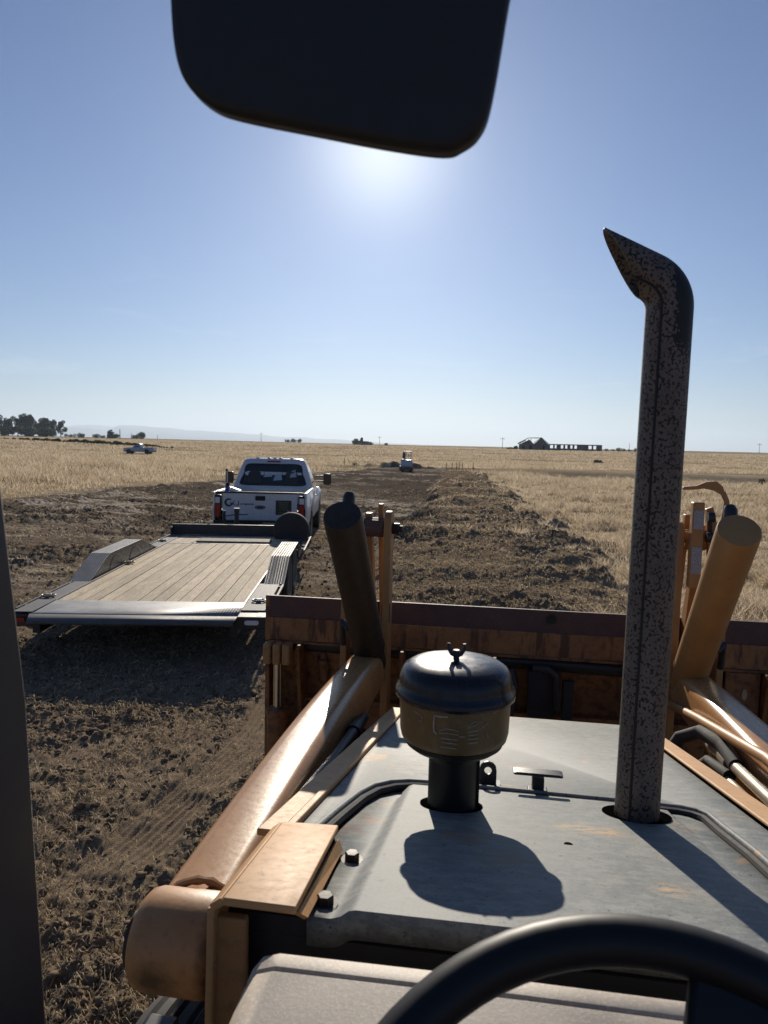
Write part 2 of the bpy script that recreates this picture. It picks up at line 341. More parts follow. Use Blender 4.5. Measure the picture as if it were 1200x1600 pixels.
def npmesh(name, V, F, M, parent=None, smooth=False, attrs=None):
    """V (n,3) float, F (m,k) int."""
    V = np.asarray(V, np.float32); F = np.asarray(F, np.int32); k = F.shape[1]
    me = bpy.data.meshes.new(name)
    me.vertices.add(len(V)); me.vertices.foreach_set('co', V.ravel())
    me.loops.add(F.size); me.loops.foreach_set('vertex_index', F.ravel())
    me.polygons.add(len(F)); me.polygons.foreach_set('loop_start', np.arange(0, F.size, k, dtype=np.int32))
    try: me.polygons.foreach_set('loop_total', np.full(len(F), k, np.int32))
    except Exception: pass
    me.update(calc_edges=True)
    if attrs:
        for an, av in attrs.items():
            a = me.attributes.new(an, 'FLOAT', 'POINT'); a.data.foreach_set('value', np.asarray(av, np.float32))
    if smooth: me.shade_smooth()
    me.materials.append(M_[M] if isinstance(M, str) else M)
    o = bpy.data.objects.new(name, me); COL.objects.link(o)
    if parent: o.parent = parent
    return o
def arc(c, r, a0, a1, n, plane='xz'):
    out = []
    for i in range(n+1):
        a = a0+(a1-a0)*i/n
        p = {'xz': (c[0]+r*cos(a), c[1], c[2]+r*sin(a)), 'xy': (c[0]+r*cos(a), c[1]+r*sin(a), c[2]), 'yz': (c[0], c[1]+r*cos(a), c[2]+r*sin(a))}[plane]
        out.append(p)
    return out
def rrect(w_, h, r, n=5, cx=0, cy=0):
    out = []
    for sx, sy, a0 in ((1,1,0),(-1,1,pi/2),(-1,-1,pi),(1,-1,3*pi/2)):
        for i in range(n+1):
            a = a0+pi/2*i/n; out.append((cx+sx*(w_/2-r)+r*cos(a), cy+sy*(h/2-r)+r*sin(a)))
    return out
def text(name, body, size, M, parent, mtx, ext=.003, bold=0.):
    c = bpy.data.curves.new(name, 'FONT'); c.body = body; c.size = size; c.extrude = ext; c.offset = bold
    o = bpy.data.objects.new(name, c); COL.objects.link(o); bpy.context.view_layer.update()
    me = bpy.data.meshes.new_from_object(o.evaluated_get(bpy.context.evaluated_depsgraph_get()))
    bpy.data.objects.remove(o); me.name = name; me.materials.clear(); me.materials.append(M_[M])
    q = bpy.data.objects.new(name, me); COL.objects.link(q); q.parent = parent; q.matrix_local = mtx
    return q

# ------------------------------------------------------------------ noise and terrain
def vhash(ix, iy, seed):
    h = (ix.astype(np.int64)*374761393 + iy.astype(np.int64)*668265263 + seed*1442695041) & 0xffffffff
    h = ((h ^ (h >> 13))*1274126177) & 0xffffffff
    h = ((h ^ (h >> 16))*2246822519) & 0xffffffff
    return ((h ^ (h >> 15)) & 0xffff)/65535.
def vn(x, y, seed=0):
    ix = np.floor(x); iy = np.floor(y); fx = x-ix; fy = y-iy
    fx = fx*fx*fx*(fx*(fx*6-15)+10); fy = fy*fy*fy*(fy*(fy*6-15)+10)
    a = vhash(ix,iy,seed); b = vhash(ix+1,iy,seed); c = vhash(ix,iy+1,seed); d = vhash(ix+1,iy+1,seed)
    return a+(b-a)*fx+(c-a)*fy+(a-b-c+d)*fx*fy
def fbm(x, y, sc, oc=4, seed=0, g=.5):
    s = 0; A = 1; T = 0; c, s_ = cos(.6), sin(.6)
    for i in range(oc):
        s = s+A*vn(x*sc+17.3*i, y*sc-9.1*i, seed+i); T += A; A *= g; sc *= 2.03; x, y = c*x-s_*y, s_*x+c*y
    return s/T
def sst(a, b, x): t = np.clip((x-a)/(b-a), 0, 1); return t*t*(3-2*t)
def zones(x, y):
    """soil, mulch, pale, grass-stand masks"""
    n = fbm(x, y, .35, 4, 11)-.5; n2 = fbm(x, y, 1.3, 3, 21)-.5
    xl = -1.3-.045*y; xr = 2.55-.064*y
    farend = 81+6*n
    left = -21.5+.13*y
    e = x - xr - 2.2*n - 2.6*n2
    grassR = sst(-.5, .8, e)*sst(2, 6, y)
    windrow = sst(-.4,.5, x-xl-1.5*n-n2)*(1-grassR)*sst(3, 8, y)
    soil = (1-grassR)*sst(-1.2, .8, x-left-5*n)*(1-sst(-3, 3, y-farend))
    grassL = 1-sst(-1.2,.8, x-left-5*n)
    return soil, windrow, grassR, grassL, sst(-3,3,y-farend)
def gz(x, y, fine=True):
    x = np.asarray(x, float); y = np.asarray(y, float); r = np.hypot(x, y)
    z = 2.2*sst(85, 260, r) + 1.6*sst(260, 700, r) - 14*sst(1500, 6000, r)
    z = z + sst(90,300,r)*(fbm(x, y, .006, 3, 5)-.5)*1.2 - .45*sst(55,72,y)*(1-sst(72,76,y))*sst(0,9,x) + .25*sst(73,77,y)*(1-sst(85,120,y))*sst(-8,9,x)
    near = 1-sst(60, 160, r)
    z = z + near*(fbm(x, y, .12, 3, 3)-.5)*.22
    soil, wr, gR, gL, fe = zones(x, y)
    # heap of the windrow
    z = z + wr*(1-sst(60,80,y))*(.20+.22*(fbm(x, y, .8, 3, 31)-.3))
    # spoil heaps at the far end of the cleared strip
    z = z + .85*np.exp(-((y-79)/2.)**2)*sst(-17,-14,x)*(1-sst(-9,-3,x)*.6)*(1-sst(-4,-1,x))*sst(.35,.8,fbm(x, y, .6, 3, 41))
    # long bush and spoil strip far left
    if fine:
        amp = (1-sst(70, 95, r))
        rough = soil*.75+wr*.62+.12; fz = 1-sst(18,45,r)
        rut = rutmask(x, y)
        k1 = np.abs(fbm(x, y, 2.6, 3, 51)-.5)*2; k2 = 1-np.abs(fbm(x, y, 8., 3, 61)-.5)*2; k3 = fbm(x, y, 26., 3, 71)
        rough2 = .45+.9*sst(.42, .6, fbm(x, y, .45, 2, 81))
        rough2 = rough2*(1-.55*(1-sst(-1.6,-1.0,x))*sst(4.2,5.0,y)*(1-sst(8.5,10,y)))*(1-wr)+wr*(.38+.62*sst(.42,.60,fbm(x, y, .7, 3, 181)))
        d = (.13*k1*(1+.5*(1-fz)) + (.06*(k2-.75)*2.0 + .045*(k3-.5))*fz)*rough*rough2
        z = z + amp*d*(1-.88*rut) + amp*rut*rutdetail(x, y)
    return z
RA = (-1.80, 6.3, -2.12, 3.72)
def rutc(x, y):
    ax, ay, bx, by = RA; L = sqrt((bx-ax)**2+(by-ay)**2); dx, dy = (bx-ax)/L, (by-ay)/L
    t = (x-ax)*dx+(y-ay)*dy; s = (x-ax)*dy*-1+(y-ay)*dx
    s = s - .12*np.sin((t-.3)*1.1) + .10*(fbm(x, y, 1.1, 2, 193)-.5)
    return t, s, L
def rutmask(x, y):
    t, s, L = rutc(x, y)
    m = (1-sst(.17,.25,np.abs(s)))*sst(-.4,.2,t)*(1-sst(L-.3,L+.5,t))
    m2 = (1-sst(.16,.26,np.abs(s-.62)))*sst(-1,.2,t)*(1-sst(L-.1,L+.6,t))
    return np.maximum(m, m2*.8)*(.55+.45*sst(.35,.5,fbm(x, y, 1.6, 3, 191)))
def rutdetail(x, y):
    t, s, L = rutc(x, y)
    a = .0075*np.cos(s*2*pi/.052)*(np.abs(s) < .24)*(.6+.8*fbm(x, y, 3., 2, 171))
    u = s-.62
    lug = ((np.abs(u) < .28)*(sst(.1,.5,np.sin((t*1.0+np.abs(u)*.8)*2*pi/.16))))*.055
    return a - .018 - lug

def ground():
    hd = atan2(cos(PSI), -sin(PSI))
    fa = np.linspace(-R(38), R(38), 1000); ca = np.linspace(R(38), 2*pi-R(38), 46)[1:-1]
    A = hd - np.concatenate([fa, ca]); nA = len(A)
    rs = [0.25]
    while rs[-1] < 16000:
        r = rs[-1]
        q = .10 if r < 2.1 else .0052 if r < 34 else .008 if r < 84 else .02 if r < 160 else .06
        rs.append(r*(1+q))
    rs = np.array(rs); X = rs[:,None]*np.cos(A)[None]; Y = rs[:,None]*np.sin(A)[None]
    Z = gz(X, Y)
    V = np.stack([X, Y, Z], -1).reshape(-1,3)
    c = np.array([[0,0,float(gz(np.array([0.]),np.array([0.]))[0])]])
    i = np.arange(len(rs)-1)[:,None]*nA; j = np.arange(nA)[None]; j2 = (j+1) % nA
    F = np.stack([i+j, i+nA+j, i+nA+j2, i+j2], -1).reshape(-1,4)
    soil, wr, gR, gL, fe = [q.ravel() for q in zones(X, Y)]
    pale = (sst(.50,.57, fbm(X*.28+Y*.12, Y*.95*(1-.6*sst(20,60,Y)), 1.0, 5, 91))*(.55+.45*sst(.40,.55,fbm(X*.12,Y*.12,1.,2,95)))).ravel()*sst(9,16,rs).repeat(nA)
    M = mat('ground', (.1,.08,.05), 1., spec=0.); B = bsdf(M)
    def at(n): return nd(M, 'ShaderNodeAttribute', attribute_name=n).outputs['Fac']
    n1 = noise(M, .9, 8, .65, coord='Object'); n2 = noise(M, 14, 10, .72); n3 = noise(M, 60, 6, .7, dist=1.2); nf = noise(M, .05, 6, .6, stretch=(.6,1,1)); ng = noise(M, 3.5, 10, .75, stretch=(.5,1,1))
    dirt = mix(M, step(M, n1, .35, .65), (.16,.124,.088), (.28,.222,.160))
    dirt = mix(M, math_(M,'MULTIPLY',at('rut'),.6), dirt, (.30,.225,.155))
    dirt = mix(M, math_(M,'MULTIPLY',at('dry'),.6), dirt, (.36,.27,.18))
    dirt = mix(M, math_(M,'MULTIPLY',step(M, n2, .46, .66),.8), dirt, (.32,.245,.17))
    dirt = mix(M, math_(M,'MULTIPLY',step(M, n3, .58, .64),.65), dirt, (.42,.33,.21))
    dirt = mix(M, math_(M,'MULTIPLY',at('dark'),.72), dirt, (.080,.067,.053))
    dirt = mix(M, math_(M,'MULTIPLY',math_(M,'MULTIPLY',at('pale'), math_(M,'MULTIPLY',step(M, n2, .32, .50),step(M, noise(M, 1.6, 8, .75, stretch=(.5,1.4,1)), .46, .54))),.95), dirt, (.62,.53,.42))
    mul = mix(M, step(M, n3, .42, .60), (.15,.11,.072), (.50,.38,.24))
    mul = mix(M, math_(M,'MULTIPLY',step(M, n1, .50, .60),.6), mul, (.12,.09,.06))
    gr = mix(M, step(M, ng, .35, .65), (.32,.24,.15), (.58,.46,.30))
    nb = noise(M, .022, 7, .7, stretch=(.35,1.6,1))
    gr = mix(M, math_(M,'MULTIPLY',step(M, nf, .40, .62),.7), gr, (.27,.215,.135))
    gr = mix(M, math_(M,'MULTIPLY',step(M, nb, .50, .62),.55), gr, (.20,.155,.095))
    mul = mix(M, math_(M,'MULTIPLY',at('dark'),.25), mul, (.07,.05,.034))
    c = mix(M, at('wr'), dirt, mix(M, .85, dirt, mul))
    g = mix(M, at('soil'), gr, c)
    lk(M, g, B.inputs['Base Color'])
    n5 = noise(M, 160, 6, .75)
    lk(M, bump(M, n5, .7, .006, bump(M, n3, .8, .015, bump(M, n2, .9, .05))), B.inputs['Normal'])
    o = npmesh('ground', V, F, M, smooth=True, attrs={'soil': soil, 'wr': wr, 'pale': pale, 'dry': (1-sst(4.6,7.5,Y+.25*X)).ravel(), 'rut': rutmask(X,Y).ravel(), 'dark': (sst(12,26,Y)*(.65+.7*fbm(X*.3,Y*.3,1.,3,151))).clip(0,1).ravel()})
    tag(o, 'wide flat farm field with a cleared strip of dark churned soil and dry yellow grass', 'ground', kind='structure')
    return o
ground()
def gz1(x, y): return float(gz(np.array([x]), np.array([y]), False)[0])
def at_g(u, v, Y=None):
    """ground point seen at photo pixel u,v (used for placing distant things)"""
    du, dv = u-600, v-800
    d = fw + rt*((du*cos(RO)+dv*sin(RO))/1150) - up*((-du*sin(RO)+dv*cos(RO))/1150)
    if Y is not None: t = Y/d.y
    else: t = -EYE/d.z
    return Vector((d.x*t, d.y*t, EYE+d.z*t))

def at_t(u, v, r0=20., r1=700.):
    du, dv = u-600, v-800
    d = fw + rt*((du*cos(RO)+dv*sin(RO))/1150) - up*((-du*sin(RO)+dv*cos(RO))/1150)
    t = np.geomspace(r0, r1, 4000); zz = EYE+d.z*t; g = gz(d.x*t, d.y*t, False); k = np.nonzero(zz <= g)[0]
    k = k[0] if len(k) else -1
    return Vector((d.x*t[k], d.y*t[k], float(g[k])))
rng = np.random.default_rng(7)
HD = atan2(cos(PSI), -sin(PSI))
def polar_pts(n, r0, r1, a0=-32, a1=33):
    r = r0*(r1/r0)**rng.random(n); a = HD - R(a0) - (R(a1)-R(a0))*rng.random(n)
    return r*np.cos(a), r*np.sin(a), r
# ------------------------------------------------------------------ ground litter (uncountable)
def blades(name, x, y, h, wd, lean, M, lie=False, **k):
    n = len(x); z = gz(x, y); az = rng.random(n)*2*pi; ca, sa = np.cos(az), np.sin(az)
    ln = lean*(.3+rng.random(n)); fa = rng.random(n)*pi
    wx, wy = np.cos(fa)*wd/2, np.sin(fa)*wd/2
    if lie:
        L = h; el = (rng.random(n)-.25)*.5
        p0 = np.stack([x-ca*L/2, y-sa*L/2, z+.006+np.zeros(n)], -1)
        p1 = np.stack([x+ca*L/2, y+sa*L/2, z+.012+np.abs(el)*L], -1)
        pm = (p0+p1)/2+np.stack([-sa*L*.12*(rng.random(n)-.5), ca*L*.12*(rng.random(n)-.5), .012+rng.random(n)*.01], -1)
        W = np.stack([-sa*wd/2, ca*wd/2, np.zeros(n)+wd*.3], -1)
        V = np.concatenate([p0-W, p0+W, pm+W, pm-W, p1+W*.6, p1-W*.6], 0)
    else:
        b = np.stack([x, y, z-.02], -1); mdp = np.stack([x+ca*h*ln*.35, y+sa*h*ln*.35, z+h*.55], -1); tp = np.stack([x+ca*h*ln, y+sa*h*ln, z+h], -1)
        W = np.stack([wx, wy, 0*wx], -1)
        V = np.concatenate([b-W, b+W, mdp+W*.8, mdp-W*.8, tp+W*.35, tp-W*.35], 0)
    i = np.arange(n)
    F = np.concatenate([np.stack([i, i+n, i+2*n, i+3*n], -1), np.stack([i+3*n, i+2*n, i+4*n, i+5*n], -1)])
    o = npmesh(name, V, F, M)
    return tag(o, kind='stuff', **k)
# standing dry grass right of the windrow
x, y, r = polar_pts(330000, 7.5, 78, -2, 36)
s, wr, gR, gL, fe = zones(x, y); dens = fbm(x, y, .9, 3, 101)
k = ((gR > .35) & (rng.random(len(x)) < .25+1.2*sst(.35,.62,dens)) | (wr > .3) & (rng.random(len(x)) < .45*sst(.52,.66,dens)*sst(12,30,y))) & (y < 74)
gk = gR[k]; x, y, r = x[k], y[k], r[k]; hh = (.35+.65*sst(.2,.8,gk))*(.55+.8*sst(.4,.62,fbm(x,y,1.6,3,107)))*(.08+.24*sst(.35,.75,fbm(x, y, .7, 3, 111)))*(.55+.6*rng.random(len(x)))
blades('dry_grass', x, y, hh, .004+.00055*r, .9, 'drygrass', label='dry yellow grass standing right of the soil strip', cat='grass')
# taller grass at the left margin
x, y, r = polar_pts(420000, 22, 300, -36, 34)
s, wr, gR, gL, fe = zones(x, y)
k = (((gL > .5) & (y < 80) & (rng.random(len(x)) < .2+.9*sst(0, 9, (-21.5+.13*y)-x))) | ((fe > .8))) & (fbm(x, y*2.5, .12, 3, 131) > .40)
x, y, r = x[k], y[k], r[k]; edge = np.where(fe[k] > .8, .35, sst(0, 9, (-21.5+.13*y)-x))
hh = (.08+.45*edge)*(.5+.7*rng.random(len(x)))*(.55+.8*fbm(x, y*2, .25, 3, 141))
blades('tall_grass', x, y, hh, .006+.0006*r, .6, 'drygrass', label='taller dry grass standing left of the cleared soil', cat='grass')
# cut straw lying on the soil
x, y, r = polar_pts(150000, 2.2, 40, -33, 20)
s, wr, gR, gL, fe = zones(x, y); pr = .22+wr*.95+.6*sst(.52,.66,fbm(x,y,.8,3,121))
k = (gR < .8) & (rng.random(len(x)) < pr*(1-.8*rutmask(x,y)))
x, y, r = x[k], y[k], r[k]
blades('straw_litter', x, y, (.012+.060*rng.random(len(x))**2.2)*(1+.07*r), .0012+.00055*r, 0, 'straw', lie=True, label='cut straw scattered over the churned soil', cat='straw')
# clods
def clods(name, n, r0, r1, a0, a1, smin, smax, **kk):
    x, y, r = polar_pts(n, r0, r1, a0, a1); s, wr, gR, gL, fe = zones(x, y)
    k = (gR < .6) & (gL < .6) & (y < 78) & (rng.random(n) < .25+.75*sst(.42,.6,fbm(x,y,.45,2,81))) & (rutmask(x,y) < .3)
    x, y, r = x[k], y[k], r[k]; n = len(x); z = gz(x, y)
    bm = bmesh.new(); bmesh.ops.create_icosphere(bm, subdivisions=1, radius=1); base = np.array([v.co[:] for v in bm.verts]); tri = np.array([[v.index for v in f.verts] for f in bm.faces]); bm.free()
    nb = len(base); sz = smin+(smax-smin)*rng.random(n)**3.6; sz = sz*(1+.02*r)
    jit = .45+1.0*rng.random((n, nb, 1)); az = rng.random(n)*2*pi
    B = base[None]*jit*(sz[:,None,None])*np.array([1,1,.7]); ca, sa = np.cos(az)[:,None], np.sin(az)[:,None]
    Bx = B[...,0]*ca-B[...,1]*sa; By = B[...,0]*sa+B[...,1]*ca
    V = np.stack([Bx+x[:,None], By+y[:,None], B[...,2]+z[:,None]+.2*sz[:,None]], -1).reshape(-1,3)
    F = (tri[None]+(np.arange(n)*nb)[:,None,None]).reshape(-1,3)
    tag(npmesh(name, V, F, 'clod'), kind='stuff', **kk)
clods('soil_clods', 80000, 2.3, 26, -33, 14, .002, .026, label='broken clods of dark soil over the cleared ground', cat='soil')

# ------------------------------------------------------------------ backhoe loader
def hz(y): return 1.681-.233*(y-1.35)
BH = empty('backhoe_loader', (0,0,0), label='orange and grey backhoe loader the view is taken from, with raised front bucket', cat='loader')
XC = .15
def backhoe():
    T = BH
    # ---- hood: front sheet, with the rear cover panel let into it
    f = []
    inn = [(.43,.80),(.432,1.20),(.425,1.33)]+[(.37+.055*cos(a),1.405+.05*sin(a)) for a in (R(15),R(45),R(75))]+[(.30,1.462),(0,1.470),(-.10,1.475)]+[(-.155+.0,1.468),(-.19,1.445),(-.218,1.40),(-.235,1.33),(-.250,1.20),(-.262,1.06)]
    out = [(-.288,1.06),(-.288,2.60),(-.275,2.635),(.485,2.635),(.50,2.60),(.505,.80)]
    pts = inn+out
    mb = MB(); mb.add([(x, y, hz(y)) for x, y in pts], [tuple(range(len(pts)))])
    h = mb.build('hood', 'hood', T, solid=.004, bevel=.0015)
    # turned-down skirts
    mb = MB()
    mb.add([(-.289,1.06,hz(1.06)-.003),(-.289,2.60,hz(2.6)-.003),(-.292,2.60,.95),(-.292,1.06,1.0)], [(0,1,2,3)])
    mb.add([(.506,.80,hz(.8)-.003),(.502,2.60,hz(2.6)-.003),(.506,2.60,.95),(.508,.80,1.0)], [(0,1,2,3)])
    mb.add([(-.275,2.637,hz(2.635)-.003),(.485,2.637,hz(2.635)-.003),(.485,2.66,.85),(-.275,2.66,.85)], [(0,1,2,3)])
    mb.build('hood_skirt', 'orange', h, solid=.004)
    # rolled lip round the opening
    def lift(p, dz): return (p[0], p[1], hz(p[1])+dz)
    MB().tube([lift(p, .003) for p in inn], .0062, 10).build('opening_lip', 'hood', h)
    gi = [(x*.985-.004 if x > 0 else x+.011, y-.009) for x, y in inn]
    MB().tube([lift(p, -.004) for p in gi], .008, 8).build('rubber_seal', 'rubber', h)
    # rear cover: profile across x, raised centre
    prof = [(-.232,-.014),(-.172,-.014),(-.160,-.010),(-.150,-.002),(-.142,0.),(.05,.0015),(.30,.0005),(.352,-.001),(.362,-.006),(.372,-.0075),(.414,-.0075)]
    ys = [.802,.81,.9,1.0,1.1,1.2,1.3,1.38,1.42,1.445,1.452]
    V = []; F = []; n = len(prof)
    for i, yy in enumerate(ys):
        q = 0 if yy < 1.36 else ((yy-1.36)/.1)**2*.07
        sh = 0 if yy > 1.05 else .022*(1.05-yy)/.25
        for x_, dz in prof:
            xx = x_
            if x_ < -.165: xx = x_+q-(.0 if yy > 1.05 else 0)
            if x_ > .36: xx = x_-q
            if yy < 1.045 and x_ < -.165: xx = max(xx, -.2+.0)
            V.append((xx, yy, hz(yy)+dz))
    V = [(x_, .800, hz(.8)+dz-.034) for x_, dz in prof if True]+[(x_, .7995, hz(.8)+dz-.006) for x_, dz in prof]+V
    V = [((max(v[0], -.2) if v[1] < 1.045 else v[0]), v[1], v[2]) for v in V]
    m_ = len(V)//n
    F = [(i*n+k, i*n+k+1, (i+1)*n+k+1, (i+1)*n+k) for i in range(m_-1) for k in range(n-1)]
    cp = MB().add(V, F).build('hood_cover', 'hood', T, solid=.003, smooth=50)
    # black discs painting the dark of the stack and intake holes, uncut
    for nm, c, r_ in (('stack_hole_disc', (.283,1.372), .062), ('intake_hole_disc', (-.058,1.315), .058)):
        MB().lathe([(r_,.0),(r_,.0015),(.002,.0018)], (c[0], c[1], 0)).build(nm, 'hole_dark', cp)
        o = cp.children[-1] if False else bpy.data.objects[[q.name for q in cp.children if q.name.startswith(nm)][-1]]
        o.rotation_euler = (-math.atan(.233),0,0); o.location = (c[0], c[1], hz(c[1])+.0025)
        me = o.data
        for v in me.vertices: v.co.x -= c[0]; v.co.y -= c[1]
    MB().lathe([(.007,0),(.007,.002),(.001,.0022)], (.135,1.139,hz(1.139)+.001), n=16).build('drain_hole_disc', 'hole_dark', cp)  # small black disc painted as the dark of a hole
    for (x_, y_) in ((-.187,.839),(-.185,1.003),(.39,.86)):
        b = MB(); zz = hz(y_)-.013
        b.lathe([(.016,0),(.016,.003),(.001,.0032)], (x_,y_,zz), n=24)
        b.lathe([(.0105,.003),(.0105,.012),(.009,.0135),(.001,.0137)], (x_,y_,zz), n=6)
        b.build('bolt', 'barrel_dark', cp, smooth=30)
    # lifting eye and cleat shaped latch
    zz = hz(1.50)
    b = MB(); pr = [(-.018,0),(.018,0),(.018,.032)]+[(.018*cos(a),.034+.018*sin(a)) for a in np.linspace(.2,pi-.2,7)]+[(-.018,.032)]
    ring = [(.008*cos(a),.032+.008*sin(a)) for a in np.linspace(0,2*pi,13)[:-1]]
    # plate as a ring of quads round the eye hole
    op = [(.018,-.0),(.018,.02),(.018,.032),(.0156,.043),(.009,.0496),(0,.052),(-.009,.0496),(-.0156,.043),(-.018,.032),(-.018,.02),(-.018,0),(0,0)]
    ag = [atan2(p[1]-.032, p[0]) for p in op]
    ip = [(.008*cos(a), .032+.008*sin(a)) for a in ag]; n2 = len(op)
    V = [(.008+p[0],1.505+dy,zz+p[1]) for dy in (0,.004) for p in op]+[(.008+p[0],1.505+dy,zz+p[1]) for dy in (0,.004) for p in ip]
    F = []
    for i in range(n2):
        j = (i+1) % n2
        F += [(i,j,2*n2+j,2*n2+i),(n2+i,3*n2+i,3*n2+j,n2+j),(i,n2+i,n2+j,j),(2*n2+i,2*n2+j,3*n2+j,3*n2+i)]
    b.add(V, F); b.box((-.012,1.495,zz-.001),(.034,1.528,zz+.003)); b.build('lifting_eye', 'blackpaint', cp, smooth=0)
    b = MB(); b.box((.098,1.478,zz-.002),(.122,1.505,zz+.036)); b.box((.09,1.47,zz-.002),(.13,1.512,zz+.006))
    b.prism([(.062,zz+.040),(.158,zz+.040),(.160,zz+.044),(.150,zz+.046),(.068,zz+.046),(.058,zz+.044)], 'y', 1.478, 1.506)
    b.build('hood_latch', 'blackpaint', cp, bevel=.002)
    # ---- orange rails along the hood
    b = MB(); b.box((-.305,1.05,-.03),(-.289,2.62,.012)); b.box((-.345,1.05,-.006),(-.289,2.62,.006))
    for i, v in enumerate(b.v): b.v[i] = (v[0], v[1], v[2]+hz(v[1]))
    b.build('side_rail', 'orange_top', T, bevel=.003)
    b = MB(); b.box((.506,.80,-.03),(.522,2.60,.010)); b.box((.506,.80,-.004),(.556,2.60,.012))
    for i, v in enumerate(b.v): b.v[i] = (v[0], v[1], v[2]+hz(v[1]))
    b.build('side_rail', 'orange_top', T, bevel=.003)
    # corner bracket left: folded plate over the frame, with hanging web
    b = MB()
    z0, z1 = hz(.75)+.018, hz(1.04)+.020
    b.add([(-.286,.752,z0-.004),(-.200,.748,z0-.002),(-.215,1.045,z1),(-.300,1.04,z1)], [(0,1,2,3)])
    b.add([(-.286,.752,z0-.004),(-.300,1.04,z1),(-.314,1.04,z1-.010),(-.300,.752,z0-.014)], [(0,1,2,3)])
    b.add([(-.300,.752,z0-.014),(-.314,1.04,z1-.010),(-.318,1.04,1.2),(-.312,.752,1.2)], [(0,1,2,3)])
    br = b.build('corner_bracket', 'orange_top', T, solid=.009, smooth=30, bevel=.0015)
    b = MB(); b.add([(-.203,.762,z0-.014),(-.195,.775,z0-.028),(-.206,1.03,z1-.026),(-.213,1.03,z1-.010)], [(0,1,2,3)])
    b.build('bracket_lip', 'orange_top', br, solid=.005, smooth=0)
    b = MB(); b.box((-.306,.762,1.1),(-.262,.775,z0-.03)); b.build('bracket_web', 'orange', br, bevel=.003)
    b = MB(); b.box((-.318,.803,1.0),(.50,.83,1.768)); b.box((-.318,.8035,1.7),(-.17,.8295,1.791)); b.build('firewall', 'interior', T)
    # ---- beige cowl behind the hood
    b = MB()
    def cowl(x_, y_, z_): return (x_, y_, z_)
    xs = [(-.248,-.06),(-.244,-.022),(-.232,-.006),(-.214,0),(.05,.004),(.50,.004)]
    rows = [(.750,1.758),(.747,1.782),(.738,1.790),(.7215,1.7890),(.7190,1.7835),(.7155,1.7835),(.7130,1.788),(.62,1.783),(.52,1.768),(.42,1.72),(.42,1.3)]
    V = [(x_+ (.012 if i < 2 else 0)*(1 if x_ < 0 else 0), yy, zz_+dx) for i, (yy, zz_) in enumerate(rows) for x_, dx in xs]
    V = [(q[0]*.946, q[1]*.946, EYE+(q[2]-EYE)*.946) for q in V]
    n = len(xs); F = [(i*n+k, i*n+k+1, (i+1)*n+k+1, (i+1)*n+k) for i in range(len(rows)-1) for k in range(n-1)]
    b.add(V, F); b.build('dash_cowl', 'dash', T, solid=.004, smooth=50)
    # ---- engine block and chassis below, front axle, wheels
    b = MB(); b.box((-.22,.95,.75),(.45,2.5,1.2)); b.box((-.25,.3,.45),(.50,2.9,.78)); b.box((-.28,.4,.7),(.55,.9,1.5)); b.build('chassis', 'blackpaint', T, bevel=.02)
    b = MB(); b.cyl((-.8,1.62,.47),(1.1,1.62,.47),.06); b.box((-.5,1.52,.42),(.8,1.72,.6)); b.build('front_axle', 'blackpaint', T, bevel=.01)
    for xw in (-.785, 1.085):
        pr = [(.23,-.09),(.37,-.105),(.405,-.09),(.418,-.065),(.408,-.055),(.420,-.045),(.424,-.02),(.410,-.012),(.425,-.004),(.425,.004),(.410,.012),(.424,.02),(.420,.045),(.408,.055),(.418,.065),(.405,.09),(.37,.105),(.23,.09)]
        b = MB(); b.lathe(pr, (xw,1.66,.43), 'x', 64)
        ty = b.build('front_wheel', 'rubber', T, smooth=30)
        b = MB(); b.lathe([(.235,-.08),(.22,-.05),(.06,-.03),(.06,.03),(.22,.05),(.235,.08)], (xw,1.66,.43), 'x', 40); b.build('rim', 'orange', ty)
        MB().box((xw+(-.02 if xw < 0 else -.06),1.50,.80),(xw+(.06 if xw < 0 else .02),1.62,.93)).build('steering_stop', 'blackpaint', T, bevel=.01)
    # ---- loader arms
    for sg in (-1, 1):
        def X(x_): return XC+sg*(x_)          # x_ measured outward from the centre line
        x0, x1 = .672, .652
        nseg = 14; V = []; ring = None
        for i in range(nseg+1):
            t = i/nseg; yy = 1.20+t*1.93; xc = x0+(x1-x0)*t
            zc = 1.435-.035*t+.012*sin(pi*t); hh_ = .165+.035*sin(pi*min(1,t*1.1)); ww = .150-.020*t
            if t > .93: hh_ *= .92; zc -= .008
            pr = rrect(ww, hh_, .038, 5)
            V += [(X(xc+p[0]), yy, zc+p[1]) for p in pr]; k_ = len(pr)
        F = [(i*k_+k, i*k_+(k+1)%k_, (i+1)*k_+(k+1)%k_, (i+1)*k_+k) for i in range(nseg) for k in range(k_)]+[tuple(range(k_)), tuple(range(nseg*k_,(nseg+1)*k_))]
        arm = MB().add(V, F).build('loader_arm', 'orange_arm', T, smooth=50)
        # pivot boss, weld bead, greasy pin
        b = MB(); b.lathe([(.052,-.078),(.072,-.076),(.081,-.068),(.085,-.055),(.086,.05),(.083,.066),(.074,.077),(.05,.080)] if sg < 0 else [(.05,-.080),(.074,-.077),(.083,-.066),(.086,-.05),(.085,.055),(.081,.068),(.072,.076),(.052,.078)], (X(.672),1.185,1.455), 'x', 48); b.build('pivot_boss', 'boss' if sg < 0 else 'orange_arm', arm)
        b = MB(); bead = []
        for i in range(25):
            a = pi*1.25*(i/24)-pi*.125
            bead.append((X(.672)+.074*cos(a), 1.236+.010*sin(a*2)+.012*sin(a), 1.452+.080*sin(a)))
        b.tube(bead, [.008+.0018*sin(i*2.7) for i in range(25)], 8); b.build('weld_bead', 'orange_arm', arm)
